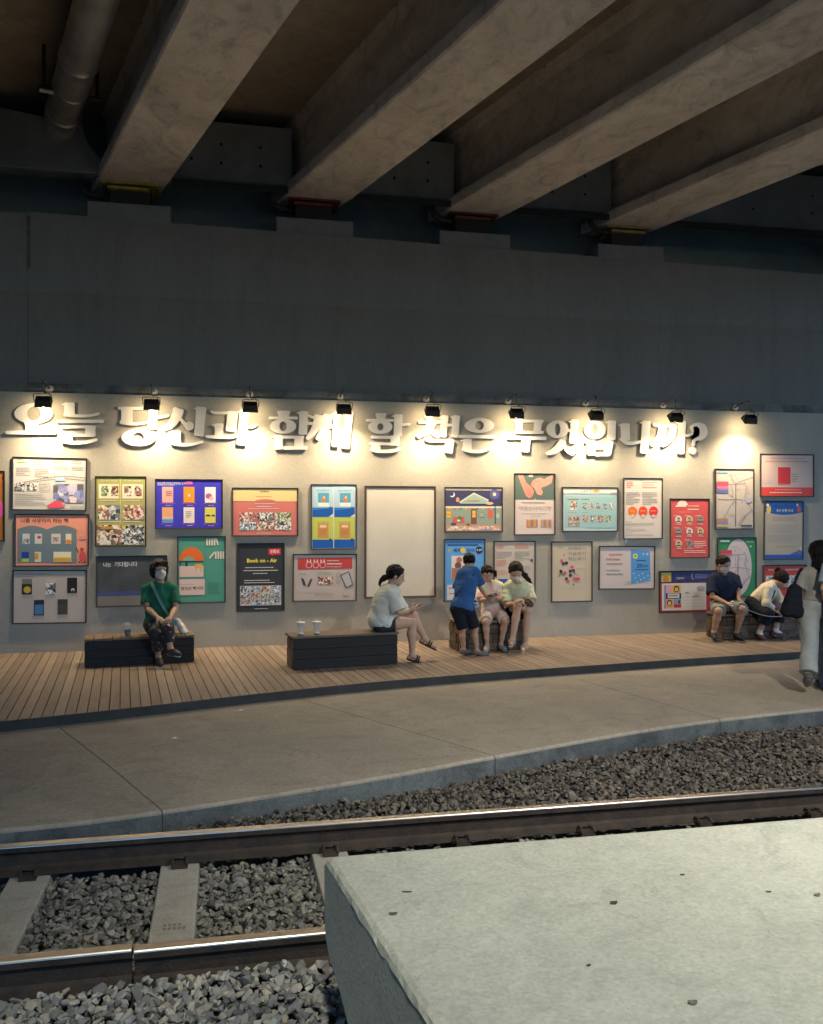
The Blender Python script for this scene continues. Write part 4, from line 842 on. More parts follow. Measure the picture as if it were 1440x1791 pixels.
its = [('l', .05, .02, .95, .05, 1, S_('#2a4878')), ('l', .06, .06, .92, .115, 1, S_('#203868')), ('t', '세계', .2, .135, .06, S_('#102848'), .2, .02), ('t', '인사', .55, .135, .06, S_('#102848'), .2, .02), ('e', .45, .17, .07, S_('#d8b850'), 1), ('g', [(.07, .13), (.15, .17), (.07, .21)], S_('#c8a040')), ('e', .87, .165, .09, S_('#0c1c38'), 1), ('t', '4.29', .80, .145, .035, WHT, .14, .02), ('r', .16, .26, .65, .66, S_('#d8c8c4')), ('e', .36, .33, .075, S_('#a86a5a')), ('e', .33, .42, .085, S_('#6a4a48')), ('r', .17, .46, .40, .66, S_('#a87058')), ('e', .5, .5, .1, S_('#48506a'), 1.2), ('r', .05, .74, .95, .99, S_('#c0c8d4')), ('l', .1, .78, .6, .82, 1, S_('#b84848')), ('l', .1, .87, .4, .91, 1, S_('#b84848'))]
poster(777, 943, 849, 1052, sk, its, 'sky blue framed poster behind the boy in blue', tilt=.004)
its = [('g', [(0, 0), (1, 0), (1, .42), (0, .42)], S_('#586a62')), ('g', [(.06, .0), (.2, 0), (.28, .14), (.40, .20), (.48, .28), (.44, .36), (.36, .40), (.28, .36), (.20, .24)], S_('#e48878')), ('g', [(.97, .0), (.86, .03), (.74, .08), (.66, .05), (.56, .06), (.44, .11), (.40, .18), (.50, .24), (.56, .33), (.66, .35), (.71, .30), (.66, .22), (.80, .19), (.93, .14)], S_('#ec9484')), ('w', [(.42, .20), (.5, .12), (.6, .12)], .006, S_('#a04848')), ('w', [(.3, .30), (.38, .38)], .005, S_('#a04848')), ('w', [(.35, .28), (.42, .36)], .005, S_('#a04848')), ('e', .4, .02, .06, S_('#e8c8c0'), .5), ('g', [(.47, .42), (.5, .40), (.53, .42)], S_('#cfc0bc')),
   ('l', .17, .46, .81, .495, 1, S_('#8a7a78')), ('t', "'어르신이야기책'", .08, .53, .075, S_('#9a8e8c'), .85, .002), ('l', .17, .65, .85, .67, 1, GRY), ('l', .4, .69, .68, .71, 1, GRY)]
for i in range(12): its.append(('r', .29+i*.024, .755, .31+i*.024, .885, (S_('#c85a48'), S_('#d8884a'), S_('#b8a050'), S_('#a8a858'), S_('#d86a50'), S_('#8a7aa8'))[i % 6]))
for i in range(11): its.append(('r', .65+i*.026, .755, .672+i*.026, .885, (S_('#d88858'), S_('#c8a060'), S_('#a890b8'), S_('#7aa068'), S_('#b86878'))[i % 5]))
poster(900, 828, 972, 936, S_('#cfc0bc'), its, 'pale framed poster topped by a drawing of clasped pink hands')
its = [('r', 0, 0, 1, .12, S_('#dcd4cc')), ('t', '눈높이 추천 도서', .32, .035, .065, DKG, .36), ('r', .57, .03, .65, .10, S_('#d8a040')), ('r', .04, .19, .97, .93, S_('#94b8bc')), ('w', [(0, .145), (.3, .145), (.5, .15), (1, .15)], .006, S_('#7090b8')), ('t', 'J@I', .87, .09, .07, DKG, .11), ('r', .08, .25, .29, .28, S_('#8a7a70')), ('r', .33, .25, .48, .275, S_('#8a7a70')), ('p', .13, .31, .25, .51, 'warm', 22), ('l', .09, .56, .25, .59, 1, GRY), ('l', .35, .56, .45, .59, 1, DKG)]
for i in range(5): its.append(('p', .36+i*.125, .35, .43+i*.125, .50, ('bw', 'warm', 'bw', 'cool', 'bw')[i], 30))
for i in range(4): its.append(('p', .36+i*.14, .64, .46+i*.14, .80, ('warm', 'bw', 'warm', 'green')[i], 26))
for r_ in range(2):
    for c_ in range(3): its.append(('p', .09+c_*.075, .65+r_*.13, .155+c_*.075, .76+r_*.13, 'warm', 30))
poster(984, 852, 1082, 930, S_('#aec6cc'), its, 'light blue framed poster with two rows of tiny book covers')
its = [('l', .06, .04, .24, .16, 4, S_('#d0602c')), ('l', .48, .05, .88, .07, 1, S_('#d88058')), ('l', .48, .09, .82, .11, 1, S_('#d88058')), ('l', .48, .13, .88, .16, 1, S_('#d88058')), ('l', .05, .22, .44, .44, 8, GRY), ('l', .48, .22, .92, .44, 8, (.3, .28, .26)), ('r', .14, .49, .14, .49, ORG)]
for i, c in enumerate(('#dc7020', '#d8481c', '#d82c28')): its += [('e', .22+i*.28, .545, .12, S_(c), 1), ('l', .14+i*.28, .53, .3+i*.28, .555, 1, S_('#f0b090')), ('e', .22+i*.28, .625, .05, S_('#c8c0b8'), .7)]
its += [('l', .05, .71, .2, .73, 1, GRY), ('l', .05, .745, .8, .79, 2, GRY), ('l', .05, .81, .2, .83, 1, GRY), ('l', .05, .84, .6, .88, 2, GRY), ('l', .05, .9, .22, .92, 1, GRY), ('l', .05, .935, .78, .97, 2, GRY)]
its = [t_ for t_ in its if not (t_[0] == 'r' and t_[1] == t_[3])]
poster(1091, 836, 1160, 943, S_('#cfc4bc'), its, 'white framed poster with three orange and red discs')
its = [('l', .05, .05, .22, .12, 2, S_('#c86848')), ('l', .5, .05, .85, .12, 2, S_('#c86848')), ('l', .05, .16, .44, .28, 4, GRY), ('l', .5, .16, .92, .30, 5, GRY), ('l', .05, .30, .3, .42, 4, S_('#c86848')), ('l', .4, .31, .75, .33, 1, GRY), ('e', .93, .31, .035, S_('#2a4878'), 1), ('l', .05, .46, .3, .56, 3, S_('#d08868')), ('r', .08, .62, .32, .76, S_('#2a5098')), ('l', .5, .4, .9, .6, 7, GRY)]
poster(864, 946, 937, 1054, S_('#bcb0a4'), its, 'cream framed text poster behind the girl and the woman in pale green', tilt=.004)
its = [('t', '어깨펴기', .40, .07, .062, DKG, .45, .004), ('t', '가슴펴기', .40, .16, .062, DKG, .45, .004), ('t', '책도펴기', .40, .25, .062, DKG, .45, .004), ('l', .14, .07, .3, .1, 1, GRY), ('w', [(.15, .35), (.15, .78), (.85, .78), (.85, .35)], .004, S_('#b0a088'))]
for u, v, c in ((.24, .31, '#c85060'), (.28, .36, '#403048'), (.36, .35, '#2c2c34'), (.5, .42, '#c84878'), (.54, .48, '#803058'), (.46, .49, '#403048'), (.22, .49, '#2c2c34'), (.32, .52, '#c84858'), (.36, .62, '#403040'), (.4, .66, '#c84858'), (.46, .56, '#303040')):
    its += [('e', u, v, .04, S_(c), 1.1), ('e', u+.01, v-.035, .018, S_('#d8a898'), 1)]
its += [('w', [(.22, .5), (.18, .58)], .012, BLK), ('w', [(.24, .5), (.28, .57)], .012, BLK), ('w', [(.53, .46), (.58, .54)], .012, BLK), ('w', [(.46, .5), (.44, .58), (.5, .57)], .012, BLK), ('r', .53, .60, .7, .65, S_('#c84858')), ('w', [(.5, .57), (.6, .54), (.68, .57)], .006, DKG), ('l', .6, .40, .84, .44, 2, (.6, .56, .48)), ('e', .54, .72, .02, S_('#50484a')), ('e', .3, .21, .02, S_('#807060'))]
poster(965, 947, 1037, 1053, S_('#bcae98'), its, 'beige framed poster with three stacked lines of lettering and small running figures')
its = [('l', .17, .15, .42, .24, 1, S_('#b88078')), ('l', .11, .26, .4, .35, 1, S_('#b88078')), ('l', .12, .37, .42, .46, 1, S_('#b88078')), ('l', .12, .54, .4, .6, 1, DKG), ('l', .12, .63, .44, .7, 1, DKG), ('g', [(.57, .06), (.92, .09), (.94, .82), (.58, .88)], S_('#4f8ec8')), ('e', .65, .22, .045, S_('#d8d060'), 1), ('e', .65, .22, .018, S_('#606038'), 1), ('l', .67, .30, .87, .37, 1, S_('#102848')), ('t', '20', .68, .40, .10, S_('#102848'), .10, .015), ('t', '만원', .79, .43, .055, S_('#102848'), .09, .01), ('l', .65, .53, .9, .58, 1, S_('#102848')), ('g', [(.43, .86), (.57, .82), (.57, .88)], (.4, .38, .37)), ('e', .87, .17, .025, S_('#b0a8d0')), ('e', .8, .17, .018, S_('#90c0e0'))]
for i in range(10): its.append(('g', [(.61+.033*i, .62+.05*((i*7) % 5)), (.64+.033*i, .64+.05*((i*7) % 5)), (.62+.033*i, .67+.05*((i*7) % 5))], S_('#a8d0e8')))
poster(1048, 955, 1146, 1031, S_('#c4b8b4'), its, 'white framed poster with a tilted light blue booklet on its right half', tilt=.012)
its = [('e', .30, .10, .14, S_('#e0d0c0'), .85, (0, 180)), ('l', .12, .09, .42, .16, 1, S_('#e8dcc8')), ('l', .45, .1, .76, .13, 1, S_('#f0d0c8')), ('l', .44, .155, .74, .2, 1, S_('#f0d0c8')), ('l', .2, .21, .6, .23, 1, S_('#e09a90'))]
for r_ in range(3):
    for c_ in range(3):
        if r_ == 2 and c_ == 2: continue
        u = .2+c_*.29; v = .345+r_*.21
        its += [('e', u, v, .09, (S_('#d8ccc4'), S_('#8a8480'), S_('#c8b088'))[(r_+c_*2) % 3]), ('l', u-.13, v-.07, u+.02, v-.05, 1, S_('#f0d0c8')), ('l', u-.07, v+.07, u+.08, v+.10, 1, S_('#f0d0c8'))]
        if not (r_ == 2 and c_ == 1): its += [('e', u, v+.045, .06, S_('#403a3c'), .6, (0, 180)), ('e', u, v-.005, .035, S_('#2a2628'), 1.2), ('e', u, v+.008, .026, S_('#c89a80'), 1.15)]
its[-1:] = its[-1:]
its += [('t', '?', .455, .73, .07, BLK, .06, .02), ('l', .6, .72, .95, .85, 4, S_('#f0c0b8')), ('l', .35, .88, .95, .94, 2, S_('#f0c0b8'))]
poster(1173, 872, 1242, 976, S_('#c8504c'), its, 'red framed poster with a grid of small round portraits')
its = [('r', 0, 0, 1, .27, S_('#2c3068')), ('r', .78, .27, 1, 1, S_('#b83440')), ('r', .03, .29, .80, .97, WHT), ('r', .02, .02, .19, .25, S_('#b8b050')), ('e', .1, .18, .05, S_('#c07828'), 1), ('e', .35, .16, .09, S_('#404888'), .9), ('e', .35, .16, .08, S_('#28305c'), .9), ('l', .28, .14, .42, .2, 2, WHT), ('l', .6, .06, .85, .19, 3, S_('#8890c0')), ('w', [(.56, .05), (.54, .12), (.57, .2)], .008, S_('#c8ccd8')), ('w', [(.9, .05), (.92, .12), (.89, .2)], .008, S_('#c8ccd8')),
   ('r', .07, .33, .1, .92, S_('#7a88b8')), ('r', .10, .33, .2, .53, S_('#d8a0a8')), ('r', .21, .33, .35, .53, S_('#d8b040')), ('r', .1, .54, .36, .68, S_('#282c60')), ('r', .13, .55, .33, .66, WHT), ('l', .15, .58, .31, .64, 1, BLK), ('r', .1, .69, .22, .9, S_('#d8a840')), ('r', .23, .69, .36, .82, S_('#9098b8')), ('r', .23, .82, .36, .9, S_('#c02c3c')), ('e', .28, .43, .045, BLK, 1.1), ('e', .28, .44, .03, S_('#d8b098'), 1.1), ('e', .16, .78, .045, S_('#48302c'), 1.1), ('e', .16, .79, .03, S_('#d8b098'), 1.1), ('r', .31, .72, .34, .8, BLK), ('e', .70, .42, .07, S_('#a8a0a0'), .5)]
for i in range(5): its.append(('l', .43, .54+i*.085, .76, .565+i*.085, 1, (.45, .42, .42)))
its += [('w', [(.43, .535), (.5, .52)], .012, S_('#4a90a8')), ('w', [(.55, .63), (.66, .61)], .014, S_('#c02c3c'))]
poster(1154, 998, 1258, 1071, S_('#b83440'), its, 'framed poster with a navy top and red right edge, partly behind the seated man')
def mapitems(g=False):
    c = (.22, .20, .22); it = [('w', [(.35, 0), (.42, .14), (.52, .24), (.7, .19), (1, .12)], .012, c), ('w', [(.2, .24), (.52, .25), (.8, .23)], .010, c), ('w', [(.53, .24), (.53, .6), (.52, .97)], .014, (.12, .11, .12)), ('w', [(.05, .5), (.3, .51), (.53, .5), (.8, .52), (.98, .55)], .010, c), ('w', [(.53, .5), (.35, .65), (.2, .85)], .009, c), ('w', [(.98, .68), (.8, .78), (.6, .95)], .02, (.30, .27, .26)), ('w', [(.4, .26), (.45, .38), (.44, .48)], .008, c), ('w', [(.75, .2), (.84, .3), (.78, .42), (.86, .55), (.98, .72)], .012, (.30, .27, .26)), ('w', [(.3, .1), (.5, .09), (.6, .18)], .006, c)]
    rg = np.random.default_rng(5)
    for i in range(26):
        u, v = rg.uniform(.1, .92), rg.uniform(.12, .93); it.append(('w', [(u, v), (u+rg.uniform(-.06, .06), v+rg.uniform(-.03, .03)), (u+rg.uniform(-.06, .06), v+.03)], .006, (.32, .30, .29)))
    return it
poster(1252, 820, 1320, 926, S_('#b4aaa2'), mapitems()+[('r', .02, .03, .32, .06, S_('#6a9aa8')), ('t', '경의선 책거리', .5, .05, .03, DKG, .3), ('r', .02, .2, .33, .27, S_('#c04858')), ('r', .02, .275, .33, .31, S_('#c06a90')), ('r', .02, .31, .33, .345, S_('#9a6a90')), ('r', .02, .35, .33, .395, S_('#5a68a8')), ('r', .01, .83, .31, .88, S_('#b07848')), ('r', .01, .88, .31, .935, S_('#7080b0')), ('r', .01, .935, .31, .97, S_('#c8a040')), ('r', .66, .94, .97, .97, S_('#484848')), ('e', .87, .52, .08, S_('#a8a4b8'), .8)], 'framed street map on white paper with coloured keys, above the green map')
ov = [(.53+.37*math.cos(a), .5+.49*math.sin(a)) for a in np.linspace(0, 2*math.pi, 40, endpoint=False)]
def in_ov(it):
    if it[0] == 'w': return all(((u-.53)/.37)**2+((v-.5)/.49)**2 < 1.02 for u, v in it[1])
    return True
gm = []
for it in mapitems():
    p_ = [(u, v) for u, v in it[1]]; q_ = [(.53+(u-.53)*.72, .5+(v-.5)*.86) for u, v in p_]
    if all(((u-.53)/.37)**2+((v-.5)/.49)**2 < 1.0 for u, v in q_): gm.append(('w', q_, it[2], it[3]))
poster(1256, 940, 1324, 1045, S_('#2c8050'), [('g', ov, S_('#c8b8b8'))]+gm+[('r', .06, .2, .36, .26, S_('#c03848')), ('r', .06, .26, .36, .3, S_('#b86878')), ('r', .05, .03, .3, .06, S_('#a8c8b0')), ('l', .75, .05, .95, .08, 1, S_('#a8d0b8')), ('e', .87, .14, .02, S_('#d8e0c8'))], 'framed street map with a white oval on green, between the man and the bending woman')
its = [('l', .18, .07, .84, .11, 1, (.3, .24, .24)), ('l', .08, .14, .92, .19, 1, S_('#c07868')), ('r', 0, .79, 1, 1, S_('#cc4034')), ('l', .26, .84, .78, .87, 1, S_('#e8b0a0')), ('l', .16, .90, .8, .95, 1, S_('#f0c8b8')), ('r', .32, .30, .56, .73, S_('#c02c30')), ('l', .58, .45, .72, .68, 4, GRY), ('e', .82, .46, .05, (.48, .44, .43), .7), ('e', .92, .4, .03, (.45, .42, .42), .7), ('w', [(.04, .7), (.2, .68), (.5, .72), (.95, .7)], .006, (.5, .45, .43)), ('e', .16, .62, .03, (.5, .45, .43), .6)]
poster(1331, 794, 1425, 869, S_('#c4aca4'), its, 'framed poster with a red book and a red bottom band, top right of the wall')
its = [('r', 0, .17, 1, .93, S_('#b0a494')), ('g', [(0, 0), (1, 0), (1, .18)]+[(1-i/12, .18+.05*math.sin(math.pi*i/12)) for i in range(13)], S_('#1450a0')), ('t', '경의선 책거리', .25, .05, .05, S_('#0c2850'), .48, .01), ('t', '공간 운영 안내', .3, .13, .045, S_('#d8d8c0'), .44, .01), ('e', .1, .14, .06, S_('#d8b848'), 1.6), ('e', .07, .06, .035, S_('#e8e0d0')), ('e', .9, .13, .05, S_('#b85048'), 1.4), ('e', .86, .05, .03, S_('#d8a8a0')), ('l', .2, .27, .85, .34, 3, GRY), ('l', .08, .4, .9, .55, 5, (.36, .34, .30)), ('l', .08, .58, .9, .72, 5, (.36, .34, .30)), ('r', .28, .775, .8, .79, S_('#c0a030')), ('r', 0, .93, 1, 1, S_('#2050a0')), ('g', [(.65, .93), (.8, .88), (1, .86), (1, .94)], S_('#3a68b0')), ('e', .9, .87, .05, S_('#c04848'), .6), ('g', [(.92, .8), (.97, .78), (.97, .86)], S_('#d0c8c0'))]
poster(1337, 876, 1406, 979, S_('#1450a0'), its, 'framed notice with a blue curved header and blue foot, right of the maps', tilt=.008)
its = [('l', .1, .07, .4, .18, 1, S_('#e8a898')), ('l', .5, .07, .85, .18, 1, S_('#e8a898')), ('r', .04, .28, .96, .6, S_('#d0c4bc')), ('p', .06, .30, .3, .58, 'bw', 16), ('p', .34, .30, .6, .58, 'bw', 12), ('p', .64, .30, .94, .58, 'bw', 14), ('l', .3, .66, .7, .72, 1, S_('#8a2820')), ('r', .3, .88, .75, .96, S_('#d8ccc4'))]
poster(1336, 988, 1412, 1052, S_('#c03c34'), its, 'red framed poster with a strip of dark photos, behind the bending woman')
# a strip of blue tape / tag hanging by a frame corner
p_ = ony(1096, 944, WALL_Y-.004)
o = MB().box(-.02, .02, -.003, .0, -.055, .06).build('paper_tag', picture_mat('tag_print', [(.25, .4, .6), (.6, .65, .7), (.15, .2, .35)], 30), None); o.location = (p_[0], WALL_Y-.001, p_[2])
tag(o, 'small blue printed tag stuck to the wall under the poster with three discs', 'tag')

# ------------------------------------------------------------------ benches shaped like stacks of books
def bench(x0, y0, x1, y1, depth, h, label, seed, topmat, pieces, planks=False):
    ang = math.atan2(y1-y0, x1-x0); L_ = math.hypot(x1-x0, y1-y0); rg = random.Random(seed)
    r = tag(empty('bench', (x0, y0, DECK_Z), ang), label, 'bench', 'book-shaped wooden benches on the deck')
    D = depth; t = .03
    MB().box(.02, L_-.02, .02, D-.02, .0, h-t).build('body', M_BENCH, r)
    if pieces:      # short slats across the top
        n = pieces; w = L_/n
        for i in range(n): MB().box(i*w+.003, (i+1)*w-.003, -.004, D, h-t+.001, h+rg.uniform(-.001, .001)).build('top_slat', topmat, r, bevel=.003)
    else:
        MB().box(-.01, L_+.01, -.012, D+.01, h-t+.001, h).build('top_board', topmat, r, bevel=.004)
    # relief of book spines on the ends and the front
    def relief(face):
        z = .012
        rows = [.30, .36, .34]
        for q in rows:
            hh = q*(h-t-.03); u = .01; end = L_-.01 if face in 'fb' else D-.01
            while u < end-.03:
                lying = rg.random() < .35
                w = rg.uniform(.12, .22) if lying else rg.uniform(.035, .075); w = min(w, end-u)
                if end-(u+w) < .03: w = end-u
                hs = hh*(rg.uniform(.86, .98)); d = rg.uniform(.006, .019)
                zz = [(z, z+hs)] if not lying else [(z, z+hs*.48), (z+hs*.5, z+hs)]
                for a, b in zz:
                    m = MB()
                    if face == 'f': m.box(u+.002, u+w-.002, .02-d, .0195, a+.001, b-.001)
                    elif face == 'l': m.box(.02-d, .0195, u+.002, u+w-.002, a+.001, b-.001)
                    else: m.box(L_-.0195, L_-.02+d, u+.002, u+w-.002, a+.001, b-.001)
                    m.build('book_spine', spine[rg.randrange(3)], r)
                u += w
            z += hh
    if planks:
        ph_ = (h-t-.008)/3
        for k in range(3): MB().box(.004+.004*(k % 2), L_-.004-.006*(k % 2), .004+.003*(k % 2), .0195, .004+k*ph_+.002, .004+(k+1)*ph_-.002).build('front_plank', mat('shade_black_plank', (.018, .015, .015), .75, col2=(.010, .009, .009), vscale=5, bump=.4, bscale=16, stretch=(1, 4, 4)), r, bevel=.003)  # front planks coloured near black to hold the shade on them
    for f_ in ('lr' if planks else 'flr'): relief(f_)
    return r
spine = [mat('spine_%d' % i, c, .7, col2=tuple(x*.6 for x in c), vscale=6, bump=.4, bscale=18) for i, c in enumerate(((.12, .085, .06), (.09, .062, .045), (.15, .11, .08)))]
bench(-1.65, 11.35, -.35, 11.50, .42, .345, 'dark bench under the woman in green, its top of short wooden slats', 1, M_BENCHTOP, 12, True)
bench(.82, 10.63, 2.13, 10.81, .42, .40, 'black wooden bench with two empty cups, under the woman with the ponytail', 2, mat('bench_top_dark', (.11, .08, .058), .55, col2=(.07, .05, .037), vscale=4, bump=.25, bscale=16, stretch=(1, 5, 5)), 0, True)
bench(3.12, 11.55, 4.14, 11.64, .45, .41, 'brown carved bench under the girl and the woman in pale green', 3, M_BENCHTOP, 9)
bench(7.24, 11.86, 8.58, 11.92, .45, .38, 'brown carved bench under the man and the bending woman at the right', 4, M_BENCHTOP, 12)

# ------------------------------------------------------------------ cups
M_CLEAR = bpy.data.materials.new('clear_plastic'); M_CLEAR.use_nodes = True
_t = M_CLEAR.node_tree; _a = _t.nodes.new('ShaderNodeBsdfTransparent'); _a.inputs[0].default_value = (.93, .94, .94, 1); _m = _t.nodes.new('ShaderNodeMixShader'); _m.inputs[0].default_value = .14
_b = _t.nodes['Principled BSDF']; _b.inputs['Base Color'].default_value = (.8, .8, .8, 1); _b.inputs['Roughness'].default_value = .15
_t.links.new(_a.outputs[0], _m.inputs[1]); _t.links.new(_b.outputs[0], _m.inputs[2]); _t.links.new(_m.outputs[0], _t.nodes['Material Output'].inputs[0])
M_LID = mat('milky_lid', (.75, .74, .72), .3)
def cup(px, py, Y, ztop, label, drink, s=1.0):
    p = ony(px, py, Y); org = (p[0], Y, ztop)
    r = tag(empty('plastic_cup', org), label, 'cup', 'drink cups on the benches' if not drink else None)
    hgt = .118*s; n = 24
    prof = [(.0, .003), (.026*s, .003), (.0275*s, .006), (.040*s, hgt), (.0425*s, hgt+.002), (.0425*s, hgt+.006), (.0395*s, hgt+.002), (.0265*s, .008), (0, .008)]
    V = []; F = []
    for i, (rad, z) in enumerate(prof):
        for k in range(n): a = 2*math.pi*k/n; V.append((rad*math.cos(a), rad*math.sin(a), z))
        if i:
            for k in range(n): F.append(((i-1)*n+k, (i-1)*n+(k+1) % n, i*n+(k+1) % n, i*n+k))
    mesh('wall', V, F, M_CLEAR, r, True)
    def lathe(nm, prof, m_):
        V = []; F = []
        for i, (rad, z) in enumerate(prof):
            for k in range(n): a = 2*math.pi*k/n; V.append((max(rad, .0004)*math.cos(a), max(rad, .0004)*math.sin(a), z))
            if i:
                for k in range(n): F.append(((i-1)*n+k, (i-1)*n+(k+1) % n, i*n+(k+1) % n, i*n+k))
        F += [tuple(range(n-1, -1, -1)), tuple(range((len(prof)-1)*n, len(prof)*n))]
        mesh(nm, V, F, m_, r, True)
    if drink:
        lathe('drink', [(.0255*s, .010), (.0345*s, hgt*.62)], mat('coffee', (.035, .030, .035), .25))
        lathe('lid', [(.0435*s, hgt+.004), (.0435*s, hgt+.010), (.038*s, hgt+.022), (.028*s, hgt+.034), (.014*s, hgt+.040), (.012*s, hgt+.041)], M_CLEAR)
    else:
        lathe('lid', [(.0445*s, hgt+.003), (.0445*s, hgt+.0095), (.040*s, hgt+.0105), (.0*s, hgt+.0105)], M_LID)
        lathe('melt_water', [(.026*s, .009), (.0285*s, .026)], mat('icy_water', (.62, .60, .57), .25))
        MB().tube([(.006, 0, .02), (-.004, 0, hgt+.01), (-.008 if px < 545 else -.012, 0, hgt+.04)], .0035, 8).build('straw', mat('white_straw', (.78, .76, .73), .4), r, True)
cup(223, 1108, 11.50, DECK_Z+.346, 'clear cup of dark iced drink left of the woman in green', True, 1.15)
cup(526, 1107, 10.78, DECK_Z+.401, 'empty clear plastic cup on the black bench, the left one of two', False, 1.25)
cup(554, 1107, 10.80, DECK_Z+.401, 'empty clear plastic cup on the black bench, the right one of two', False, 1.25)

# ------------------------------------------------------------------ figures: signed distance fields meshed with surface nets
def smin(a, b, k):
    h = np.clip(.5+.5*(b-a)/k, 0, 1); return b+(a-b)*h-k*h*(1-h)
def sdf_mesh(name, ops, matr, parent, org, h=.008, wrinkle=0, wf=40, seed=0):
    """ops: ('c',p,r,q,s) tapered capsule, ('e',c,(rx,ry,rz),basis) ellipsoid, each + blend k; ('cut',p,n); ('sub', prim)"""
    lo = np.full(3, 1e9); hi = -lo
    for o in ops:
        if o[0] == 'c':
            for p, r in ((o[1], o[2]), (o[3], o[4])): lo = np.minimum(lo, np.array(p)-r); hi = np.maximum(hi, np.array(p)+r)
        elif o[0] == 'e': r = max(o[2]); lo = np.minimum(lo, np.array(o[1])-r); hi = np.maximum(hi, np.array(o[1])+r)
    lo -= 3*h; hi += 3*h
    n = np.ceil((hi-lo)/h).astype(int)+1
    F = np.full(n, .15, np.float32)
    ax = [lo[i]+h*np.arange(n[i]) for i in range(3)]
    def window(l, u):
        i0 = np.clip(np.floor((l-lo)/h).astype(int), 0, n-1); i1 = np.clip(np.ceil((u-lo)/h).astype(int)+1, 1, n)
        return tuple(slice(a, b) for a, b in zip(i0, i1))
    def field(o, mg):
        if o[0] == 'c':
            p, r, q, s = np.array(o[1], float), o[2], np.array(o[3], float), o[4]
            w = window(np.minimum(p-r, q-s)-mg, np.maximum(p+r, q+s)+mg)
            X, Y, Z = np.meshgrid(ax[0][w[0]], ax[1][w[1]], ax[2][w[2]], indexing='ij')
            d = q-p; L2 = max(1e-9, d@d); t = np.clip(((X-p[0])*d[0]+(Y-p[1])*d[1]+(Z-p[2])*d[2])/L2, 0, 1)
            D_ = np.sqrt((X-p[0]-t*d[0])**2+(Y-p[1]-t*d[1])**2+(Z-p[2]-t*d[2])**2)-(r+t*(s-r))
            if len(o) > 6:      # open end: cut flat at q, like a sleeve or trouser leg
                u_ = d/math.sqrt(L2); D_ = np.maximum(D_, (X-q[0])*u_[0]+(Y-q[1])*u_[1]+(Z-q[2])*u_[2])
            return w, D_
        c, rr, B = np.array(o[1], float), o[2], o[3] if o[3] is not None else np.eye(3)
        m = max(rr); w = window(c-m-mg, c+m+mg)
        X, Y, Z = np.meshgrid(ax[0][w[0]], ax[1][w[1]], ax[2][w[2]], indexing='ij')
        P = [B[i][0]*(X-c[0])+B[i][1]*(Y-c[1])+B[i][2]*(Z-c[2]) for i in range(3)]
        k0 = np.sqrt(sum((P[i]/rr[i])**2 for i in range(3))); k1 = np.sqrt(sum((P[i]/rr[i]**2)**2 for i in range(3)))+1e-9
        return w, k0*(k0-1)/k1
    for o in ops:
        if o[0] in 'ce':
            k = o[5] if o[0] == 'c' and len(o) > 5 else (o[4] if o[0] == 'e' and len(o) > 4 else .015)
            w, d = field(o, max(.05, k*1.5)); F[w] = smin(F[w], d.astype(np.float32), k)
        elif o[0] == 'cut':
            p, nn = np.array(o[1], float), np.array(o[2], float); nn = nn/np.linalg.norm(nn)
            d = ((ax[0]-p[0])*nn[0])[:, None, None]+((ax[1]-p[1])*nn[1])[None, :, None]+((ax[2]-p[2])*nn[2])[None, None, :]
            F = np.maximum(F, d.astype(np.float32))
        elif o[0] == 'keep':      # intersect with an ellipsoid / capsule
            w, d = field(o[1], .3); G = np.full(n, .2, np.float32); G[w] = d; F = np.maximum(F, G)
        elif o[0] == 'sub':
            w, d = field(o[1], .06); F[w] = np.maximum(F[w], -d.astype(np.float32))
    if wrinkle:
        rg = np.random.default_rng(seed); X, Y, Z = np.meshgrid(*ax, indexing='ij', sparse=True)
        acc = 0
        for q in range(4):
            d = rg.normal(size=3); d /= np.linalg.norm(d); d2 = rg.normal(size=3)
            wv = np.sin(wf*rg.uniform(.5, 1.5)*(X*d[0]+Y*d[1]+Z*d[2])+2.2*np.sin(9*(X*d2[0]+Y*d2[1]+Z*d2[2]))+rg.uniform(0, 6))
            acc = acc+(wv if q % 2 else 1.6*np.abs(wv)-1)
        F = F+(wrinkle*acc/2).astype(np.float32)
    F[0] = F[-1] = .1; F[:, 0] = F[:, -1] = .1; F[:, :, 0] = F[:, :, -1] = .1
    s = F < 0
    cs = np.zeros(n-1, np.int8)
    corners = [(i, j, k) for i in (0, 1) for j in (0, 1) for k in (0, 1)]
    sub = lambda A, c: A[c[0]:A.shape[0]-1+c[0], c[1]:A.shape[1]-1+c[1], c[2]:A.shape[2]-1+c[2]]
    for c in corners: cs += sub(s, c)
    act = (cs > 0) & (cs < 8); idx = np.argwhere(act)
    if len(idx) == 0: return None
    vid = np.full(n-1, -1, np.int64); vid[act] = np.arange(len(idx))
    acc = np.zeros((len(idx), 3)); cnt = np.zeros(len(idx))
    val = {c: F[idx[:, 0]+c[0], idx[:, 1]+c[1], idx[:, 2]+c[2]] for c in corners}
    for c in corners:
        for a in range(3):
            if c[a] == 0:
                e = list(c); e[a] = 1; e = tuple(e); v0, v1 = val[c], val[e]; m = (v0 < 0) != (v1 < 0)
                t = np.where(m, v0/(v0-v1+1e-12), 0)
                pt_ = np.array(c, float)[None, :].repeat(len(idx), 0); pt_[:, a] += t
                acc += pt_*m[:, None]; cnt += m
    V = lo+h*(idx+acc/cnt[:, None])
    Q = []
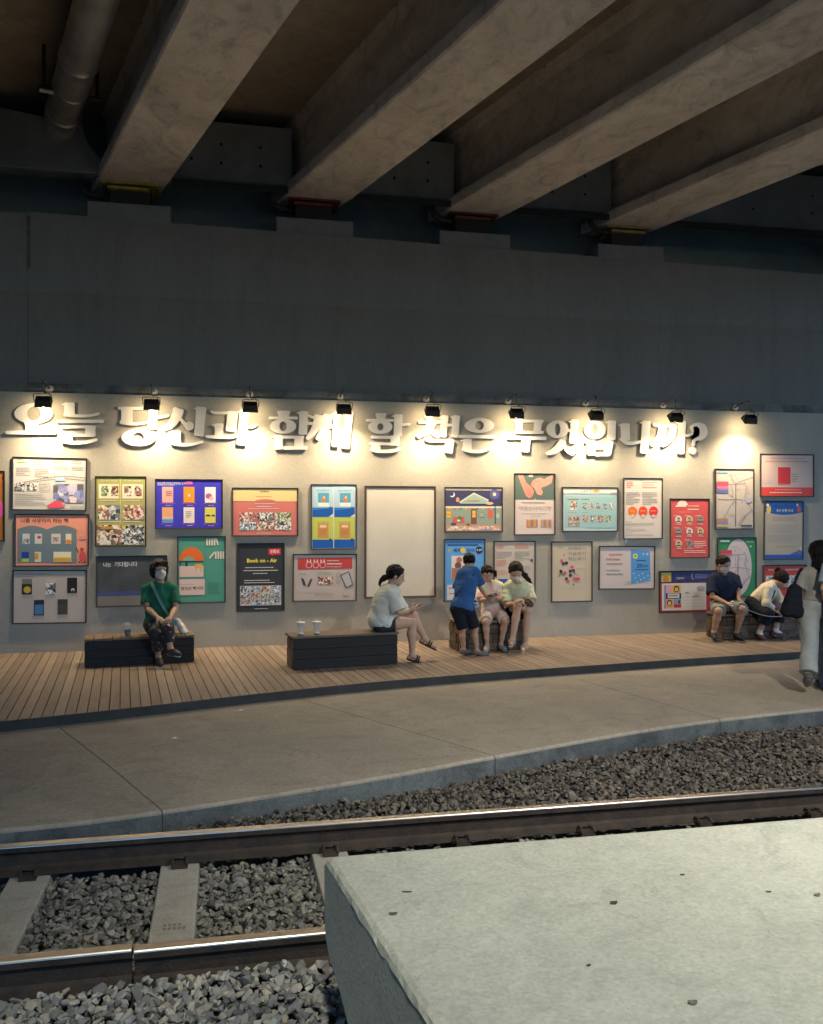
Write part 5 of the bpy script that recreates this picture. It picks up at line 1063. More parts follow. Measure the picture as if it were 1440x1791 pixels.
    for a in range(3):
        b, c = (a+1) % 3, (a+2) % 3
        s0 = np.take(s, range(n[a]-1), a); s1 = np.take(s, range(1, n[a]), a); ed = np.argwhere(s0 != s1)
        ed = ed[(ed[:, b] > 0) & (ed[:, c] > 0) & (ed[:, b] < n[b]-1) & (ed[:, c] < n[c]-1)]
        inside = s0[tuple(ed.T)]
        def cell(db, dc): q = ed.copy(); q[:, b] += db; q[:, c] += dc; return vid[tuple(q.T)]
        q = np.stack([cell(-1, -1), cell(0, -1), cell(0, 0), cell(-1, 0)], 1); q[~inside] = q[~inside][:, ::-1]; Q.append(q)
    Q = np.vstack(Q); Q = Q[(Q >= 0).all(1)]
    me = bpy.data.meshes.new(name); me.from_pydata((V-np.array(org)).tolist(), [], Q.tolist())
    me.polygons.foreach_set('use_smooth', [True]*len(me.polygons)); me.materials.append(matr); me.update()
    return link(bpy.data.objects.new(name, me), parent)
def nrm(v): v = np.array(v, float); return v/(np.linalg.norm(v)+1e-9)
def basis(fwd, up):     # rows: right, forward, up
    f = nrm(fwd); r = nrm(np.cross(f, up)); u = np.cross(r, f); return np.array([r, f, u])
def mix(a, b, t): return np.array(a)*(1-t)+np.array(b)*t
SKIN = mat('skin_light', (.44, .27, .19), .5, var=.08, vscale=12, spec=.35)
SKIN2 = mat('skin_tan', (.36, .21, .14), .5, var=.08, vscale=12, spec=.35)
HAIR = mat('black_hair', (.006, .005, .005), .6, bump=.5, bscale=90, stretch=(1, 1, .15), spec=.15)
HAIRB = mat('dark_brown_hair', (.014, .008, .006), .6, bump=.5, bscale=90, stretch=(1, 1, .15), spec=.15)
MASK = mat('white_mask', (.52, .49, .46), .8)
EYE = mat('eye_dark', (.02, .015, .012), .3)
LIPS = mat('lips', (.30, .11, .09), .5)
def cloth(name, c, var=.1, sc=8): return mat('cloth_'+name, c, .85, var=var, vscale=sc, bump=.3, bscale=30, spec=.1)
def person(label, J, skin=SKIN, sc=1.0, fat=1.0, shirt=None, sleeve=.75, shirt_loose=.018, hem=.0, pants=None, pants_len=.9, pants_loose=.02, skirt=False, hair=HAIR, hair_style='short', mask=False, shoes=None, shoe_sole=None, sandals=False, hands=True, org=None, group=None, socks=None):
    """J: joints in metres. head,face(dir),up, neck, sho(2), elb(2), hand(2), hip(2), knee(2), ank(2), toe(2); index 0 = seen at the left"""
    A = {k: (np.array(v, float) if not isinstance(v, list) else [np.array(q, float) for q in v]) for k, v in J.items()}
    org = tuple(org if org is not None else mix(A['ank'][0], A['ank'][1], .5)*np.array([1, 1, 0])+np.array([0, 0, min(A['toe'][0][2], A['toe'][1][2])-.02]))
    root = tag(empty('person', org), label, 'person', group)
    sh, hp = A['sho'], A['hip']; shc = mix(sh[0], sh[1], .5); hpc = mix(hp[0], hp[1], .5)
    lat = nrm(sh[1]-sh[0]); spine_ = nrm(A['neck']-hpc); front = nrm(np.cross(spine_, lat)); 
    if 'front' in A and front @ A['front'] < 0: front = -front
    swd = np.linalg.norm(sh[1]-sh[0])
    lat2 = nrm(np.cross(front, spine_)); TB = np.array([lat2, front, spine_])
    latp = nrm(hp[1]-hp[0]); PB = basis(nrm(np.cross(spine_, latp)), spine_)
    def torso(g, tk=0):
        tl = np.linalg.norm(A['neck']-hpc); w = swd*.5*fat
        chest = mix(hpc, A['neck'], .70); wst = mix(hpc, A['neck'], .36); rib = mix(hpc, A['neck'], .55)
        return [('e', hpc+spine_*.03*sc, (.165*sc*fat+g, .125*sc*fat+g, .13*sc+g), PB, .03),
                ('e', wst, (w*.80+g+tk, .105*sc*fat+g+tk, tl*.30), TB, .05), ('e', rib, (w*.84+g+tk*.6, .112*sc*fat+g, tl*.30), TB, .05),
                ('e', chest, (w*.88+g, .110*sc*fat+g, tl*.26+g), TB, .05),
                ('c', sh[0]*.93+shc*.07, .044*sc+g*.8, sh[1]*.93+shc*.07, .044*sc+g*.8, .045), ('c', mix(sh[0], A['neck'], .45), .045*sc+g, mix(sh[1], A['neck'], .45), .045*sc+g, .05)]
    B = basis(A['face'], A.get('up', np.array([0, 0, 1.]))); hc = A['head']; HS = .112*sc*J.get('hs', 1.0)     # HS = half head height
    def hpnt(r, f, u): return hc+B[0]*r*HS+B[1]*f*HS+B[2]*u*HS
    body = torso(-.006)
    body += [('c', A['neck']-spine_*.03, .056*sc, hpnt(0, -.18, -.62), .050*sc, .02)]
    head = [('e', hpnt(0, -.10, .22), (HS*.70, HS*.86, HS*.78), B, .02), ('e', hpnt(0, .10, -.30), (HS*.56, HS*.64, HS*.68), B, .03), ('c', hpnt(0, .46, -.62), HS*.22, hpnt(0, .40, -.66), HS*.22, .03),
            ('c', hpnt(0, .70, .02), HS*.07, hpnt(0, .86, -.26), HS*.105, .012), ('c', hpnt(-.13, .74, -.27), HS*.06, hpnt(.13, .74, -.27), HS*.06, .012), ('c', hpnt(-.16, .66, -.52), HS*.07, hpnt(.16, .66, -.52), HS*.07, .015),
            ('c', hpnt(-.42, .58, .17), HS*.07, hpnt(.42, .58, .17), HS*.07, .03)]
    for q in (-1, 1):
        head.append(('e', hpnt(.70*q, -.10, -.08), (HS*.09, HS*.16, HS*.24), B, .008))
    body += head
    for i in (0, 1):
        s_, e_, h_ = sh[i], A['elb'][i], A['hand'][i]
        fa = nrm(h_-e_)
        body += [('c', s_, .047*sc*fat, mix(s_, e_, .55), .043*sc*fat, .02), ('c', mix(s_, e_, .5), .043*sc*fat, e_, .034*sc, .012), ('c', e_, .034*sc, mix(e_, h_, .3), .036*sc, .012), ('c', mix(e_, h_, .3), .036*sc, h_-fa*.03*sc, .024*sc, .01)]
        if hands:
            hd = nrm(J.get('hdir', [fa, fa])[i]); pn = nrm(J.get('palm', [np.array([0, 0, -1.])]*2)[i]); side = nrm(np.cross(hd, pn)); pn = np.cross(side, hd)
            HB = np.array([side, hd, pn]); pc = h_+hd*.028*sc
            body.append(('e', pc, (.040*sc, .052*sc, .017*sc), HB, .01))
            cu = J.get('curl', [.6, .6])[i]
            for k, (o_, ln) in enumerate(((-.029, .060), (-.010, .070), (.010, .066), (.028, .052))):
                a = pc+side*o_*sc+hd*.042*sc; d1 = nrm(hd+pn*cu*.7); d2 = nrm(hd+pn*cu*1.8)
                b = a+d1*ln*.55*sc; c = b+d2*ln*.5*sc
                body += [('c', a-hd*.01, .0095*sc, b, .0088*sc, .004), ('c', b, .0088*sc, c, .0072*sc, .003)]
            th = J.get('thumb', [1, -1])[i]
            a = pc+side*.034*th*sc-hd*.018*sc; b = a+nrm(side*th+hd*.9+pn*.5)*.038*sc; c = b+nrm(hd+pn*.5+side*th*.2)*.030*sc
            body += [('c', a, .013*sc, b, .0105*sc, .006), ('c', b, .0105*sc, c, .008*sc, .004)]
        hj, k_, a_, t_ = hp[i], A['knee'][i], A['ank'][i], A['toe'][i]
        sd = nrm(a_-k_); cf = -nrm(np.cross(np.cross(sd, nrm(k_-hj)), sd)) if np.linalg.norm(np.cross(sd, nrm(k_-hj))) > .1 else np.zeros(3)
        body += [('c', hj, .082*sc*fat, mix(hj, k_, .5), .072*sc*fat, .03), ('c', mix(hj, k_, .5), .072*sc*fat, k_, .052*sc, .02), ('e', k_, (.054*sc,)*3, None, .02),
                 ('c', k_, .050*sc, mix(k_, a_, .35)+cf*.012*sc, .054*sc*(.5+.5*fat), .02), ('c', mix(k_, a_, .35)+cf*.012*sc, .054*sc*(.5+.5*fat), mix(k_, a_, .72), .040*sc, .02), ('c', mix(k_, a_, .72), .040*sc, a_, .033*sc, .015)]
        fd = nrm(t_-a_); heel = a_-nrm(fd*np.array([1, 1, .3]))*.035*sc+np.array([0, 0, -.035*sc])*(1 if abs(fd[2]) < .8 else .3)
        body += [('c', a_, .034*sc, heel, .030*sc, .015), ('c', a_, .034*sc, mix(a_, t_, .6)+np.array([0, 0, -.012*sc]), .030*sc, .02), ('c', mix(a_, t_, .6)+np.array([0, 0, -.012*sc]), .032*sc, t_, .024*sc, .015)]
        A.setdefault('heel', []).append(heel)
    sdf_mesh('body', body, skin, root, org, .0075*max(.85, sc))
    # eyes and mouth
    for q in (-1, 1): sdf_mesh('eye', [('e', hpnt(.27*q, .70, .01), (HS*.13, HS*.05, HS*.05), B, .002)], EYE, root, org, .004)
    if not mask: sdf_mesh('mouth', [('e', hpnt(0, .725, -.52), (HS*.17, HS*.05, HS*.045), B, .002)], LIPS, root, org, .004)
    else:
        m = [('e', hpnt(0, .14, -.36), (HS*.60, HS*.68, HS*.66), B, .02), ('c', hpnt(0, .64, -.06), HS*.12, hpnt(0, .80, -.30), HS*.12, .03), ('c', hpnt(0, .80, -.30), HS*.12, hpnt(0, .52, -.78), HS*.18, .04),
             ('cut', hpnt(0, 0, .02), B[2]+B[1]*-.15), ('cut', hpnt(0, .05, 0), -B[1]), ('cut', hpnt(0, 0, -.98), -B[2])]
        mo = sdf_mesh('face_mask', m, MASK, root, org, .005)
        st = MB()
        for q in (-1, 1): st.tube([hpnt(.58*q, .35, -.1), hpnt(.72*q, .0, -.02), hpnt(.73*q, -.2, -.05)], .0025, 5)
        st.build('ear_loop', MASK, mo, org=org)
    # hair
    hr = [('e', hpnt(0, -.16, .27), (HS*.80, HS*.92, HS*.84), B, .02)]
    if hair_style in ('short', 'boy'):
        hr += [('cut', hpnt(0, .42, .30), B[1]*1.0-B[2]*.75), ('cut', hpnt(0, -.2, -.42), -B[2]+B[1]*.35)]
    elif hair_style == 'bob':
        hr += [('e', hpnt(-.55, -.1, -.15), (HS*.34, HS*.52, HS*.72), B, .05), ('e', hpnt(.55, -.15, -.15), (HS*.34, HS*.52, HS*.72), B, .05), ('e', hpnt(0, -.5, -.2), (HS*.66, HS*.5, HS*.72), B, .05), ('c', hpnt(-.5, .5, .62), HS*.22, hpnt(.3, .6, .68), HS*.22, .04), ('sub', ('e', hpnt(.08, .62, -.22), (HS*.52, HS*.72, HS*.62), B))]
    elif hair_style == 'pony':
        hr += [('cut', hpnt(0, .48, .35), B[1]*1.0-B[2]*.55), ('cut', hpnt(0, 0, -.42), -B[2]+B[1]*.6)]
        p = [np.array(q) for q in J['tail']]
        for k in range(len(p)-1): hr.append(('c', p[k], (.030, .036, .026, .014)[min(k, 3)]*sc, p[k+1], (.036, .026, .014, .006)[min(k, 3)]*sc, .02))
    elif hair_style == 'bangs':
        hr += [('sub', ('e', hpnt(0, .85, -.30), (HS*.56, HS*.55, HS*.62), B)), ('cut', hpnt(0, 0, -.62), -B[2]+B[1]*.2)]
        p = [np.array(q) for q in J['tail']]
        for k in range(len(p)-1): hr.append(('c', p[k], (.022, .030, .020)[min(k, 2)]*sc, p[k+1], (.030, .020, .008)[min(k, 2)]*sc, .015))
    elif hair_style == 'bun':
        hr += [('e', hpnt(0, -.05, .1), (HS*.82, HS*.86, HS*.80), B, .03), ('sub', ('e', hpnt(0, .80, -.45), (HS*.55, HS*.62, HS*.62), B))]
        for k, q in enumerate(J['tail']): hr.append(('e', q, (.034*sc, .030*sc, .034*sc), None, .015))
    elif hair_style == 'long':
        hr += [('c', hpnt(0, -.3, .1), HS*.85, hpnt(-.05, -.45, -1.4), HS*.80, .05), ('c', hpnt(-.3, -.45, -1.2), HS*.55, hpnt(-.3, -.45, -2.0), HS*.5, .05), ('c', hpnt(.3, -.45, -1.2), HS*.55, hpnt(.35, -.45, -2.0), HS*.5, .05), ('sub', ('e', hpnt(0, .85, -.4), (HS*.6, HS*.7, HS*.9), B)), ('cut', hpnt(0, 0, -2.35), -B[2])]
    sdf_mesh('hair', hr, hair, root, org, .0065, wrinkle=.004, wf=110, seed=3)
    # shirt
    if shirt:
        cl = torso(shirt_loose, .012)
        for i in (0, 1):
            s_, e_ = sh[i], A['elb'][i]
            if sleeve <= 1: cl.append(('c', s_, .047*sc*fat+shirt_loose*.5, mix(s_, e_, sleeve+.05), .047*sc*fat+shirt_loose*1.0, .022, 1))
            else:
                cl += [('c', s_, .056*sc*fat+shirt_loose*.6, e_, .046*sc+shirt_loose, .03), ('c', e_, .046*sc+shirt_loose, mix(e_, A['hand'][i], sleeve-1), .036*sc+shirt_loose, .02, 1)]
        if 'hemdrop' in J:
            for (p_, r_, q_, r2) in J['hemdrop']: cl.append(('c', p_, r_, q_, r2, .05))
        if sleeve <= 1:
            for i in (0, 1):
                d = nrm(A['elb'][i]-sh[i]); 
        cl.append(('sub', ('c', A['neck']+spine_*.035+front*.02, .062*sc, A['neck']+spine_*.14+front*.05, .07*sc)))
        cl.append(('cut', hpc+spine_*hem, -spine_))
        sdf_mesh('shirt', cl, shirt, root, org, .0085, wrinkle=.0046, wf=27, seed=int(abs(org[0])*100))
    # trousers, shorts or skirt
    if pants:
        cl = [('e', hpc+spine_*.02*sc, (.172*sc*fat+pants_loose*.5, .135*sc*fat+pants_loose*.5, .13*sc+pants_loose*.5), PB, .03)]
        for i in (0, 1):
            hj, k_, a_ = hp[i], A['knee'][i], A['ank'][i]
            if pants_len <= 1:
                cl.append(('c', hj, .090*sc*fat+pants_loose, mix(hj, k_, pants_len), .064*sc*fat+pants_loose*1.1, .025, 1))
            else:
                cl += [('c', hj, .090*sc*fat+pants_loose, k_, .060*sc+pants_loose, .03), ('c', k_, .060*sc+pants_loose, mix(k_, a_, pants_len-1), .046*sc+pants_loose*J.get('flare', 1.0), .02, 1)]
        if skirt: cl.append(('c', mix(hp[0], A['knee'][0], .5), .09*sc, mix(hp[1], A['knee'][1], .5), .09*sc, .08))
        cl.append(('cut', hpc+spine_*.14*sc, spine_))
        sdf_mesh('shorts' if pants_len <= 1 else 'trousers', cl, pants, root, org, .0085, wrinkle=.0046, wf=26, seed=5)
    for i in (0, 1):
        a_, t_, he = A['ank'][i], A['toe'][i], A['heel'][i]; dn = np.array([0, 0, -1.]); fd = nrm(t_-a_)
        fl_ = nrm(t_-he); dn = nrm(dn-fl_*(dn @ fl_))
        if socks: sdf_mesh('sock', [('c', mix(A['knee'][i], a_, .8), .041*sc, a_, .040*sc, .02), ('c', a_, .040*sc, mix(a_, t_, .5), .036*sc, .02)], socks, root, org, .007)
        if shoes and not sandals:
            s_ = sdf_mesh('shoe', [('c', he, .040*sc, a_+dn*.02*sc, .043*sc, .02), ('c', he, .040*sc, mix(he, t_, .6)+dn*.004, .043*sc, .02), ('c', mix(he, t_, .5), .044*sc, t_+fl_*.012*sc, .034*sc, .03), ('cut', a_-dn*.012*sc, -dn), ('cut', mix(he, t_, .5)+dn*.034*sc, dn)], shoes, root, org, .0065)
            if shoe_sole: sdf_mesh('sole', [('c', he, .044*sc, mix(he, t_, .5), .045*sc, .02), ('c', mix(he, t_, .5), .045*sc, t_+fl_*.014*sc, .038*sc, .02), ('cut', mix(he, t_, .5)+dn*.020*sc, -dn), ('cut', mix(he, t_, .5)+dn*.042*sc, dn)], shoe_sole, s_, org, .006)
        elif sandals:
            s_ = sdf_mesh('sandal', [('c', he-fl_*.005, .040*sc, mix(he, t_, .5), .042*sc, .02), ('c', mix(he, t_, .5), .044*sc, t_+fl_*.018*sc, .038*sc, .02), ('cut', mix(he, t_, .5)+dn*.018*sc, -dn), ('cut', mix(he, t_, .5)+dn*.040*sc, dn)], shoes, root, org, .006)
            sidev = nrm(np.cross(fl_, dn))
            st = MB()
            for w_ in (.45, .62):
                c = mix(a_, t_, w_); st.tube([c+sidev*.042*sc+dn*.03*sc, c+sidev*.034*sc-dn*.018*sc, c-dn*.030*sc, c-sidev*.034*sc-dn*.018*sc, c-sidev*.042*sc+dn*.03*sc], .010*sc, 7)
            st.build('strap', shoes, s_, True, org=org)
    return root, A, hpnt, org
def P(px, py, Y): return ony(px, py, Y)
def Pz(px, Y, z): p = ony(px, 1000, Y); return np.array([p[0], Y, z])
def up(p, dz): return np.array(p)+np.array([0, 0, dz])

NAVY = cloth('navy', (.018, .022, .045)); DARKN = cloth('dark_navy', (.012, .014, .022)); JEANS = cloth('jeans', (.30, .31, .30)); GREYC = cloth('grey', (.20, .20, .19))
BLACKSH = mat('black_shoe', (.02, .02, .022), .6); WHITES = mat('white_sole', (.55, .52, .48), .7)
def tiedye():
    m = bpy.data.materials.new('tie_dye'); m.use_nodes = True; t = m.node_tree; b = t.nodes['Principled BSDF']; b.inputs['Roughness'].default_value = .85
    tc = t.nodes.new('ShaderNodeTexCoord'); n = t.nodes.new('ShaderNodeTexNoise'); n.inputs['Scale'].default_value = 5; n.inputs['Detail'].default_value = 3; n.inputs['Distortion'].default_value = .8
    r = t.nodes.new('ShaderNodeValToRGB'); e = r.color_ramp.elements; e[0].position = .36; e[0].color = (.62, .20, .20, 1); e[1].position = .66; e[1].color = (.60, .56, .32, 1)
    for p_, c in ((.45, (.62, .36, .33)), (.54, (.60, .52, .46)), (.6, (.55, .55, .42))): q = e.new(p_); q.color = (*c, 1)
    t.links.new(tc.outputs['Object'], n.inputs['Vector']); t.links.new(n.outputs[0], r.inputs[0]); t.links.new(r.outputs[0], b.inputs['Base Color']); return m
def patterned():
    m = bpy.data.materials.new('patterned_trousers'); m.use_nodes = True; t = m.node_tree; b = t.nodes['Principled BSDF']; b.inputs['Roughness'].default_value = .85
    tc = t.nodes.new('ShaderNodeTexCoord'); n = t.nodes.new('ShaderNodeTexNoise'); n.inputs['Scale'].default_value = 22; n.inputs['Detail'].default_value = 2
    r = t.nodes.new('ShaderNodeValToRGB'); r.color_ramp.interpolation = 'CONSTANT'; e = r.color_ramp.elements; e[0].color = (.012, .012, .016, 1); e[1].position = .62; e[1].color = (.16, .05, .06, 1); q = e.new(.68); q.color = (.40, .34, .32, 1)
    t.links.new(tc.outputs['Object'], n.inputs['Vector']); t.links.new(n.outputs[0], r.inputs[0]); t.links.new(r.outputs[0], b.inputs['Base Color']); return m
GRP = None
# 1 woman in green
J1 = dict(head=P(279, 996, 11.66), face=(.42, -1, .02), neck=P(281, 1020, 11.70), sho=[P(255, 1031, 11.68), P(304, 1030, 11.68)], elb=[P(257, 1063, 11.58), P(307, 1062, 11.58)], hand=[P(277, 1081, 11.30), P(297, 1081, 11.32)], front=(0, -1, 0),
          hip=[Pz(266, 11.68, .535), Pz(289, 11.68, .535)], knee=[P(294, 1099, 11.22), P(272, 1106, 11.27)], ank=[P(298, 1135, 11.16), P(277, 1149, 11.40)], toe=[P(312, 1144, 11.04), P(281, 1162, 11.24)], hs=1.12,
          hdir=[(.7, -.3, -.5), (-.7, -.3, -.5)], palm=[(.2, .4, -1), (-.2, .4, -1)], curl=[.9, .9], thumb=[-1, 1])
r1, A1, hp1, o1 = person('woman in a green t-shirt and mask sitting cross-legged on the left bench', J1, skin=SKIN2, shirt=cloth('green', (.018, .105, .062)), sleeve=.72, pants=patterned(), pants_len=1.72, pants_loose=.016, hair=HAIRB, hair_style='bob', mask=True, shoes=BLACKSH, shoe_sole=WHITES, shirt_loose=.024, hem=-.05)
# her shoulder bag
STRAPM = cloth('strap_teal', (.12, .22, .20))
bg_ = tag(empty('shoulder_bag', Pz(318, 11.62, .44)), 'pale canvas bag with a teal strap worn by the woman in green', 'bag'); ob = Pz(318, 11.62, .44)
c0 = Pz(316, 11.62, .54)
sdf_mesh('pouch', [('c', P(309, 1084, 11.60), .028, P(321, 1107, 11.62), .040, .03), ('c', P(313, 1086, 11.66), .028, P(327, 1107, 11.68), .032, .04), ('cut', (0, 0, .437), (0, 0, -1))], cloth('canvas', (.50, .47, .42)), bg_, ob, .008, wrinkle=.004, wf=50)
def strap(name, pts, w, th, m_, parent, org):
    """flat strap along a polyline lying on the body; pts = (point, outward normal)"""
    V = []; F = []
    for i, (p, nn) in enumerate(pts):
        t_ = nrm(np.array(pts[min(i+1, len(pts)-1)][0])-np.array(pts[max(i-1, 0)][0])); sd = nrm(np.cross(t_, nn)); nn = nrm(nn)
        for a, b in ((-1, 0), (1, 0), (1, 1), (-1, 1)): V.append(np.array(p)+sd*a*w/2+nn*b*th-np.array(org))
        if i: F += [(4*(i-1)+k, 4*i+k, 4*i+(k+1) % 4, 4*(i-1)+(k+1) % 4) for k in range(4)]
    F += [(0, 1, 2, 3), (4*len(pts)-1, 4*len(pts)-2, 4*len(pts)-3, 4*len(pts)-4)]
    return mesh(name, V, F, m_, parent)
strap('strap', [(P(265, 1019, 11.66), (-.2, -.3, 1)), (P(268, 1026, 11.565), (-.1, -1, .4)), (P(277, 1046, 11.525), (0, -1, .1)), (P(288, 1066, 11.515), (0, -1, 0)), (P(299, 1082, 11.52), (.1, -1, 0)), (P(309, 1094, 11.575), (.4, -1, 0))], .034, .008, STRAPM, bg_, ob)

# 2 woman with a ponytail, in profile
J2 = dict(head=P(693, 1007, 11.0), face=(1, -.12, -.30), neck=P(684, 1026, 11.0), sho=[P(684, 1040, 10.81), P(688, 1037, 11.19)], elb=[P(698, 1071, 10.74), P(704, 1069, 11.18)], hand=[P(717, 1067, 10.86), P(720, 1066, 11.02)], front=(1, 0, 0),
          hip=[Pz(668, 10.90, .59), Pz(668, 11.10, .59)], knee=[P(722, 1089, 10.90), P(723, 1076, 11.06)], ank=[P(721, 1146, 10.91), P(743, 1117, 11.02)], toe=[P(741, 1157, 10.87), P(761, 1132, 10.99)], hs=1.16,
          hdir=[(1, .1, .2), (1, -.1, .2)], palm=[(.2, .6, .5), (.2, -.6, .5)], curl=[.8, .8], thumb=[1, -1], tail=[P(681, 1008, 11.0), P(673, 1010, 11.0), P(667, 1015, 11.0), P(664, 1021, 11.0), P(665, 1025, 11.0)])
r2, A2, hp2, o2 = person('woman with a ponytail and loose white shirt, sitting sideways looking at her phone', J2, shirt=cloth('off_white', (.50, .50, .45)), sleeve=.88, shirt_loose=.042, hem=-.10, fat=1.18, pants=cloth('dark_grey', (.03, .033, .04)), pants_len=.42, hair_style='pony', shoes=mat('sandal_brown', (.04, .022, .018), .6), sandals=True)
M_PHONE = mat('phone_case', (.10, .045, .035), .35); M_SCREEN = mat('phone_screen_dark', (.02, .02, .025), .1)
def phone(c, d, nrm_, label, L_=.155, W_=.075):
    c = np.array(c); d = nrm(d); nn = nrm(nrm_); sd = nrm(np.cross(d, nn)); nn = np.cross(sd, d); M = Matrix([[*r_] for r_ in np.stack([sd, d, nn], 1)]).to_4x4()
    o = tag(empty('phone', tuple(c)), label, 'phone')
    MB().box(-W_/2, W_/2, -L_/2, L_/2, -.005, .004, M).build('case', M_PHONE, o, bevel=.004)
    MB().box(-W_/2+.004, W_/2-.004, -L_/2+.004, L_/2-.004, .0042, .0052, M).build('screen', M_SCREEN, o)
    return o
phone(P(731, 1060, 10.94), (.9, 0, .55), (-.5, .1, .8), 'phone with a brown case held by the woman with the ponytail')

# 3 boy in blue, seen from behind
J3 = dict(head=P(821, 982, 11.52), face=(.35, 1, -.35), neck=P(820, 998, 11.44), sho=[P(806, 1006, 11.40), P(834, 1003, 11.42)], elb=[P(800, 1033, 11.52), P(840, 1027, 11.48)], hand=[P(812, 1050, 11.66), P(850, 1043, 11.60)], front=(.3, 1, 0),
          hip=[P(800, 1064, 11.28), P(818, 1064, 11.30)], knee=[P(810, 1100, 11.29), P(831, 1100, 11.26)], ank=[P(811, 1136, 11.30), P(834, 1138, 11.22)], toe=[P(822, 1141, 11.34), P(851, 1145, 11.22)], hs=1.18, hdir=[(.3, 1, -.3), (.7, .5, -.4)], palm=[(0, 0, -1)]*2, curl=[.5, .5], thumb=[1, -1])
r3, A3, hp3, o3 = person('boy in a blue t-shirt and navy shorts, standing with his back turned', J3, skin=SKIN2, sc=.80, fat=.94, shirt=cloth('blue', (.030, .085, .22)), sleeve=.72, shirt_loose=.042, hem=-.03, pants=DARKN, pants_len=.98, pants_loose=.026, hair_style='boy', shoes=mat('boy_shoe', (.10, .09, .085), .6), shoe_sole=mat('boy_sole', (.05, .05, .05), .7))
cb = tag(empty('crossbody_bag', P(829, 1062, 11.40)), 'small black and white bag slung across the boy in blue', 'bag'); oc = P(829, 1062, 11.40)
sdf_mesh('pouch', [('c', P(828, 1044, 11.42), .030, P(831, 1060, 11.43), .034, .03), ('c', P(831, 1046, 11.50), .028, P(834, 1060, 11.50), .030, .04)], cloth('bag_white', (.40, .40, .38)), cb, oc, .007)
sdf_mesh('stripe', [('c', P(825, 1050, 11.39), .014, P(833, 1052, 11.40), .014, .01), ('c', P(826, 1057, 11.385), .010, P(834, 1058, 11.40), .010, .01)], BLACKSH, cb, oc, .005)
strap('strap', [(P(833, 999, 11.40), (.2, -.3, 1)), (P(829, 1004, 11.325), (0, -1, .4)), (P(818, 1018, 11.27), (0, -1, .2)), (P(806, 1032, 11.245), (0, -1, 0)), (P(799, 1039, 11.26), (-.4, -1, 0)), (P(796, 1042, 11.32), (-1, -.4, 0))], .026, .006, cloth('strap_navy', (.03, .05, .10)), cb, oc)

# 4 girl in tie-dye
J4 = dict(head=P(852, 1003, 11.76), face=(-.05, -1, -.42), up=(0, -.3, 1), neck=P(858, 1019, 11.83), sho=[P(844, 1027, 11.84), P(875, 1027, 11.84)], elb=[P(839, 1050, 11.72), P(879, 1049, 11.72)], hand=[P(853, 1048, 11.56), P(867, 1045, 11.54)], front=(0, -1, 0),
          hip=[Pz(853, 11.86, .585), Pz(872, 11.86, .585)], knee=[P(850, 1088, 11.50), P(884, 1087, 11.50)], ank=[P(852, 1128, 11.53), P(876, 1127, 11.56)], toe=[P(850, 1138, 11.38), P(883, 1136, 11.42)], hs=1.12, hdir=[(.5, -.6, .2), (-.6, -.5, .2)], palm=[(.5, .2, .6), (-.5, .2, .6)], curl=[.7, .7], thumb=[1, -1],
          tail=[P(862, 998, 11.82), P(866, 1001, 11.82), P(867, 1006, 11.82), P(868, 1010, 11.82)])
r4, A4, hp4, o4 = person('girl in a pink and yellow tie-dye shirt sitting with a phone', J4, sc=.84, shirt=tiedye(), sleeve=.95, shirt_loose=.032, hem=-.07, pants=cloth('pale_pink', (.48, .40, .36)), pants_len=.88, pants_loose=.022, hair=HAIR, hair_style='bangs', shoes=mat('grey_sneaker', (.22, .22, .21), .7), shoe_sole=WHITES)
phone(P(862, 1041, 11.50), (1, .15, .25), (-.1, -.3, .9), 'phone held between the boy and the girl on the bench', .15, .07)

# 5 woman in pale green
J5 = dict(head=P(902, 1000, 11.60), face=(-.12, -1, -.75), up=(0, -.8, 1), neck=P(905, 1018, 11.72), sho=[P(885, 1029, 11.78), P(926, 1028, 11.78)], elb=[P(886, 1058, 11.62), P(931, 1053, 11.62)], hand=[P(903, 1055, 11.40), P(914, 1050, 11.42)], front=(0, -1, -.1),
          hip=[Pz(895, 11.86, .59), Pz(916, 11.86, .59)], knee=[P(906, 1061, 11.40), P(923, 1068, 11.44)], ank=[P(897, 1117, 11.36), P(919, 1126, 11.46)], toe=[P(894, 1127, 11.24), P(914, 1138, 11.33)], hs=1.14, hdir=[(.8, -.2, .1), (-.6, -.3, .1)], palm=[(0, .2, -1)]*2, curl=[.7, .7], thumb=[-1, 1], tail=[P(911, 999, 11.72), P(918, 1006, 11.74), P(925, 1014, 11.78), P(930, 1020, 11.80)])
r5, A5, hp5, o5 = person('woman in a pale green t-shirt and mask, legs crossed, head bent down', J5, shirt=cloth('pale_green', (.42, .44, .29)), sleeve=.85, shirt_loose=.026, hem=-.04, pants=DARKN, pants_len=.62, pants_loose=.012, hair=HAIRB, hair_style='pony', mask=True, shoes=mat('beige_sandal', (.40, .31, .22), .6), sandals=True)
hb_ = tag(empty('handbag', P(921, 1060, 11.44)), 'small brown printed bag lying on the lap of the woman in pale green', 'bag'); oh = P(921, 1060, 11.44)
sdf_mesh('pouch', [('e', P(921, 1051, 11.43), (.075, .055, .045), None, .02), ('e', P(928, 1056, 11.46), (.05, .05, .05), None, .03)], mat('bag_print', (.16, .10, .07), .7, col2=(.04, .03, .03), vscale=25), hb_, oh, .006, wrinkle=.003, wf=80)
MB().tube([P(912, 1046, 11.40), P(918, 1043, 11.36), P(926, 1047, 11.36), P(932, 1053, 11.38), P(933, 1060, 11.42)], .007, 7).build('handle', mat('bag_handle', (.36, .27, .17), .6), hb_, True, org=oh)

